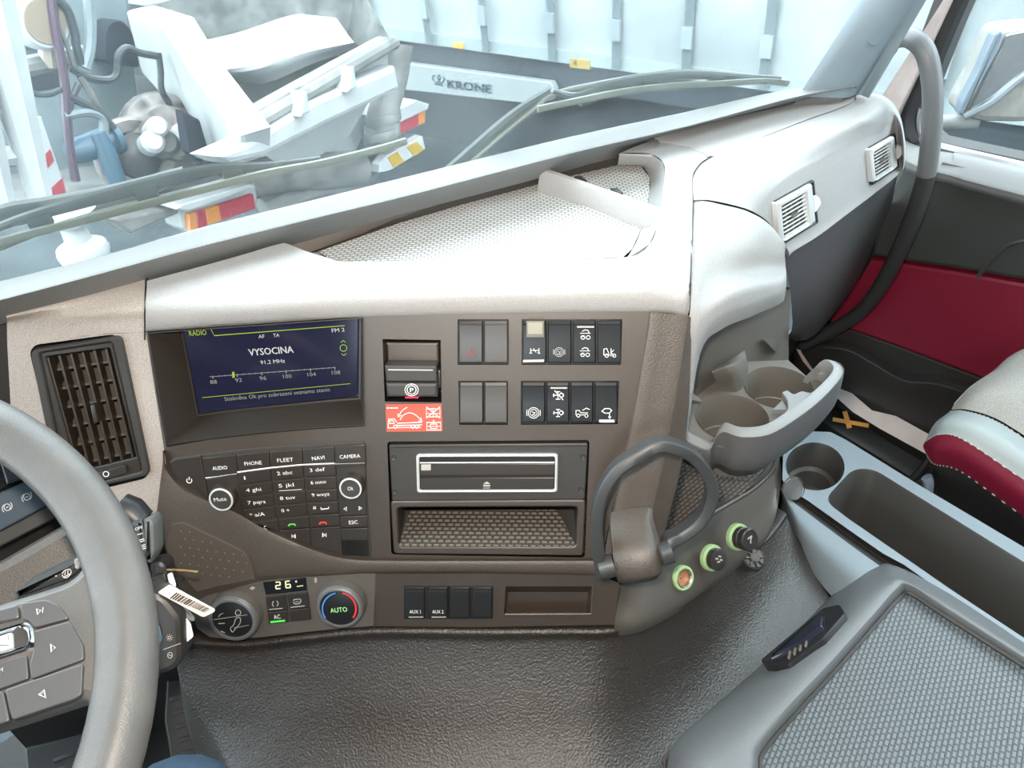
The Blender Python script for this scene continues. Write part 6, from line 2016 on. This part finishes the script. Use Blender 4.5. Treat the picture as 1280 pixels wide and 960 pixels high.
# caked concrete: a pale slope inside
m = MB()
m.loft([[Zp(235, 55, .30), Zp(300, 40, .30), Zp(370, 18, .28), Zp(420, 22, .24)], [Zp(262, 90, .22), Zp(320, 80, .22), Zp(380, 60, .20), Zp(440, 50, .20)], [Zp(275, 100, .14), Zp(330, 104, .12), Zp(390, 80, .12), Zp(450, 58, .15)]], 5, 5)
m.build('caked_concrete', PW, t)
m = MB()
m.slab(Pl(H[0], H[2] - H[0], (0, 0, 1)), [(303, 148), (392, 98), (487, 46), (492, 62), (392, 126), (308, 178)], -.03, .03, .008); m.build('hopper_rim', PDIRT, t)
m = MB()
FPL = Pl(H[0] + V((0, -.02, 0)), H[2] - H[0], (0, 0, 1))
m.slab(FPL, [(270, 196), (310, 178), (392, 126), (495, 82), (501, 112), (420, 150), (330, 196), (290, 205)], -.06, .05, .02); m.build('hopper_beam', PW, t)
for x in (381, 440):
    m = MB(); y = 140 - (x - 381) * .52; m.slab(FPL, [(x - 5, y + 6), (x, y - 26), (x + 3, y - 26), (x + 7, y)], .02, .08, .006); m.build('hopper_rib', PW, t)
LPL = Pl(H[5], H[0] - H[5], (0, 0, 1))
m = MB(); m.slab(LPL, [(156, 14), (203, 30), (240, 90), (300, 170), (300, 205), (262, 204), (218, 140), (176, 92)], -.05, .06, .02); m.build('hopper_side_plate', PW, t)
m = MB(); m.tube([H[0] + V((-.0, -.03, -.02)), H[2] + V((0, -.03, -.01))], .03, 10); m.build('rim_tube', PDIRT, t)
# delivery elbow on the far side
m = MB(); m.tube(cr([T(496, 55, .20), T(494, 90, .20), T(484, 128, .18), T(478, 146, .16), T(480, 160, .16), T(474, 174, .14)], 5), [.075, .075, .07, .068, .066, .065, .065, .065, .065, .065, .065, .075, .075, .075, .075, .075, .075, .075, .08, .08, .08, .08, .08, .08, .08, .08], 14); m.build('delivery_pipe', PDIRT, t)
for k, (x, y) in enumerate(((479, 148), (478, 168))):
    m = MB(); m.lathe(T(x, y, .16), V((0, .2, 1)), [(.085, -.02), (.09, 0), (.085, .02)], 20); m.build('pipe_coupling', PDIRT, t)
tpart('step_plate', [(330, 150), (372, 140), (450, 128), (456, 182), (440, 200), (410, 192), (408, 150)], -.2, -.06, PBL, .01)
tpart('hanging_plate', [(412, 158), (452, 140), (455, 168), (440, 196), (414, 198)], -.05, -.02, PW, .004)
m = MB(); m.tube(cr([T(300, 226, .1), T(350, 215, .14), T(400, 214, .16), T(446, 210, .12)], 5), .085, 14); m.build('cross_pipe', PDIRT, t)
m = MB(); m.tube(cr([T(330, 262, .1), T(380, 240, .12), T(425, 231, .1), T(462, 220, .02)], 5), .05, 10); m.build('lower_pipe', PDIRT, t)
tpart('mud_flap', [(340, 232), (372, 226), (388, 250), (362, 266), (345, 262)], -.1, .02, PDK, .004)
# swivel gear and its motor
m = MB()
c = T(208, 168, .12)
ax = (CAM - c).normalized() + V((.25, 0, .1))
m.lathe(c, ax, [(.15, -.10), (.16, -.03), (.14, .02), (.10, .04), (.09, .06), (.03, .07)], 24); m.build('swivel_motor', RUST, t)
for x, y, r in ((190, 178, .040), (206, 180, .046), (222, 186, .042), (196, 160, .036), (226, 168, .036)):
    m = MB(); m.lathe(T(x, y, .22), ax, [(r, -.10), (r, .02), (r * .7, .035)], 14); m.build('motor_flange', PW if r < .042 else PGREY, t)
m = MB()
c = T(172, 195, .12)
m.lathe(c, ax, [(.13, -.12), (.14, .0), (.12, .03), (.085, .01)], 28, True, False); m.build('gear_ring', RUST, t)
m = MB(); m.lathe(c, ax, [(.085, -.02), (.08, .02), (.03, .05)], 12); m.build('gear_hub', mat('gear_dark', (0.029, 0.029, 0.029), .4, .5), t)
tpart('black_bracket', [(228, 138), (250, 150), (262, 190), (252, 205), (236, 190)], .32, .36, PDK, .006)
tpart('lower_arm', [(186, 186), (250, 186), (286, 160), (292, 205), (230, 214), (188, 212)], .0, .08, PDIRT, .02)
# valve block, gauge, hoses
VB = mat('valve_blue', (0.029, 0.0696, 0.1044), .4)
m = MB(); m.lathe(T(120, 180, .1), TRD, [(.035, -.10), (.045, -.06), (.045, .05), (.06, .055), (.06, .075), (.035, .08)], 16); m.lathe(T(132, 190, .14), V((0, 0, 1)), [(.03, -.12), (.035, 0), (.022, .07)], 14); m.build('blue_valve', VB, t)
m = MB(); c = T(50, 26, .1); m.lathe(c, -TR.n * -1, [(.085, -.04), (.085, .02), (.075, .03)], 28); g_ = m.build('pressure_gauge', PW, t)
m = MB(); m.lathe(c, TR.n, [(.066, .030), (.064, .034)], 24); m.build('gauge_dial', mat('dial_tan', (0.1856, 0.1392, 0.0986), .5), g_)
m = MB(); m.tube([T(55, 40, .08), T(60, 60, .08), T(62, 80, .06)], .03, 8); m.build('gauge_stem', mat('stem_brass', (0.348, 0.29, 0.2436), .5), t)
m = MB(); m.tube([T(10, 88, .05), T(60, 78, .05), T(105, 68, .05)], .032, 10); m.build('hydraulic_manifold', PDIRT, t)
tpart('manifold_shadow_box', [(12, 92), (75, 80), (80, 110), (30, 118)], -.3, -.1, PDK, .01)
hs = [
    ([(62, -20), (70, 40), (80, 95), (84, 150), (88, 190), (95, 226)], .028, mat('hose_purple', (.045, .022, .040), .5)),
    ([(66, -5), (84, 12), (93, 40), (96, 60), (102, 80)], .026, HOSE), ([(110, -20), (113, 30), (112, 60), (106, 85)], .036, PBL),
    ([(90, 86), (110, 97), (135, 100), (146, 92), (148, 70), (158, 60), (175, 66), (196, 70)], .024, HOSE), ([(85, 120), (105, 130), (125, 142), (142, 160)], .026, HOSE), ([(100, 95), (115, 120), (132, 150)], .022, PGREY),
    ([(30, 100), (42, 116), (60, 118), (75, 112)], .018, HOSE), ([(80, 145), (110, 140), (128, 148), (130, 170)], .03, PBL), ([(198, 66), (201, 90), (202, 112), (212, 130)], .022, HOSE), ([(203, 112), (225, 150), (240, 175), (256, 205)], .014, PBL), ([(86, 190), (85, 150), (90, 125), (98, 105)], .02, HOSE), ([(72, 30), (85, 60), (95, 90)], .014, PGREY),
]
for L, r, mt_ in hs:
    m = MB(); m.tube(cr([T(x, y, .14) for x, y in L], 6), r * .52, 8); m.build('hose', mt_, t)
# ladder and striped boards
for a, b, w_ in (((-18, -10), (50, 245), .07), ((-50, 60), (6, 262), .065)):
    m = MB(); m.tube([T(a[0], a[1], .35), T(b[0], b[1], .35)], (w_, w_ * .5), 8, flat=TRD); m.build('ladder_rail', PW, t)
for y in (70, 130, 190):
    m = MB(); m.tube([T(-30, y + 12, .33), T(8 + y * .22, y, .33)], .03, 8); m.build('ladder_rung', PW, t)
bd = tpart('striped_board', [(28, 150), (52, 146), (84, 240), (58, 250)], .1, .14, PW, .004)
STRP = mat('stripe_red', (0.2639, 0.01508, 0.02262), .4)
for q in ([(47, 203), (63, 187), (68, 201), (52, 219)], [(60, 240), (78, 223), (83, 241), (66, 247)]):
    m = MB(); m.slab(TR, q, .138, .144); m.build('red_stripe', STRP, bd)
# tail lamps
LR, LA = mat('lamp_lens_red', (0.2262, 0.009048, 0.02262), .3, emit=((.7, .03, .08), .15)), mat('lamp_lens_amber', (0.3393, 0.1131, 0.01508), .3, emit=((.9, .4, .05), .2))
tpart('lamp_shelf', [(490, 150), (497, 138), (521, 125), (537, 130), (535, 137), (497, 155)], -.05, .16, PW, .006)
for nm, q, mt_ in (('red_tail_lamp', [(498, 150), (523, 139), (524, 157), (499, 169)], LR), ('amber_tail_lamp', [(523, 139), (532, 135.5), (532, 153.5), (524, 157)], LA)):
    m = MB(); m.slab(TR, q, .0, .14, .006); m.build(nm, mt_, t)
tpart('lamp_housing', [(222, 262), (232, 253), (318, 229), (322, 250), (236, 290), (228, 285)], .1, .20, PW, .006)
tpart('lamp_hood', [(220, 262), (226, 256), (312, 230), (321, 233), (238, 264)], .1, .30, PW, .006)
for nm, q, mt_ in (('amber_tail_lamp', [(236, 268), (246, 265), (248, 286), (238, 290)], LA), ('red_tail_lamp', [(246, 265), (257, 262), (260, 282), (248, 286)], LR), ('amber_tail_lamp', [(257, 262), (274, 257), (277, 276), (260, 282)], LA), ('red_tail_lamp', [(274, 257), (317, 243), (320, 261), (277, 276)], LR)):
    m = MB(); m.slab(TR, q, .18, .225, .004); m.build(nm, mt_, t)
rb = tpart('reflective_board', [(474, 206), (484, 194), (528, 170), (532, 186), (488, 213), (474, 216)], .15, .20, PW, .003)
YL_ = mat('reflector_yellow', (0.3393, 0.2111, 0.01131), .4)
for q in ([(485, 197), (497, 190), (506, 202), (492, 209)], [(509, 184), (521, 177), (530, 187), (518, 195)]):
    m = MB(); m.slab(TR, q, .199, .204); m.build('yellow_stripe', YL_, rb)
# stabiliser foot: short white pedestal under the tail
m = MB(); c = T(98, 300, .35); m.lathe(c, (0, 0, 1), [(.075, -.06), (.08, -.04), (.075, -.02), (.04, .0), (.038, .05), (.06, .06), (.07, .09), (.09, .10)], 24); m.build('stabiliser_foot', PW, t)
m = MB(); m.slab(TR, [(140, 275), (200, 262), (230, 254), (222, 268), (165, 292)], .1, .2, .01); m.build('tow_plate', PDIRT, t)
for o in list(bpy.data.objects):
    if o.type == 'MESH' and len(o.data.vertices) == 0:
        bpy.data.objects.remove(o)
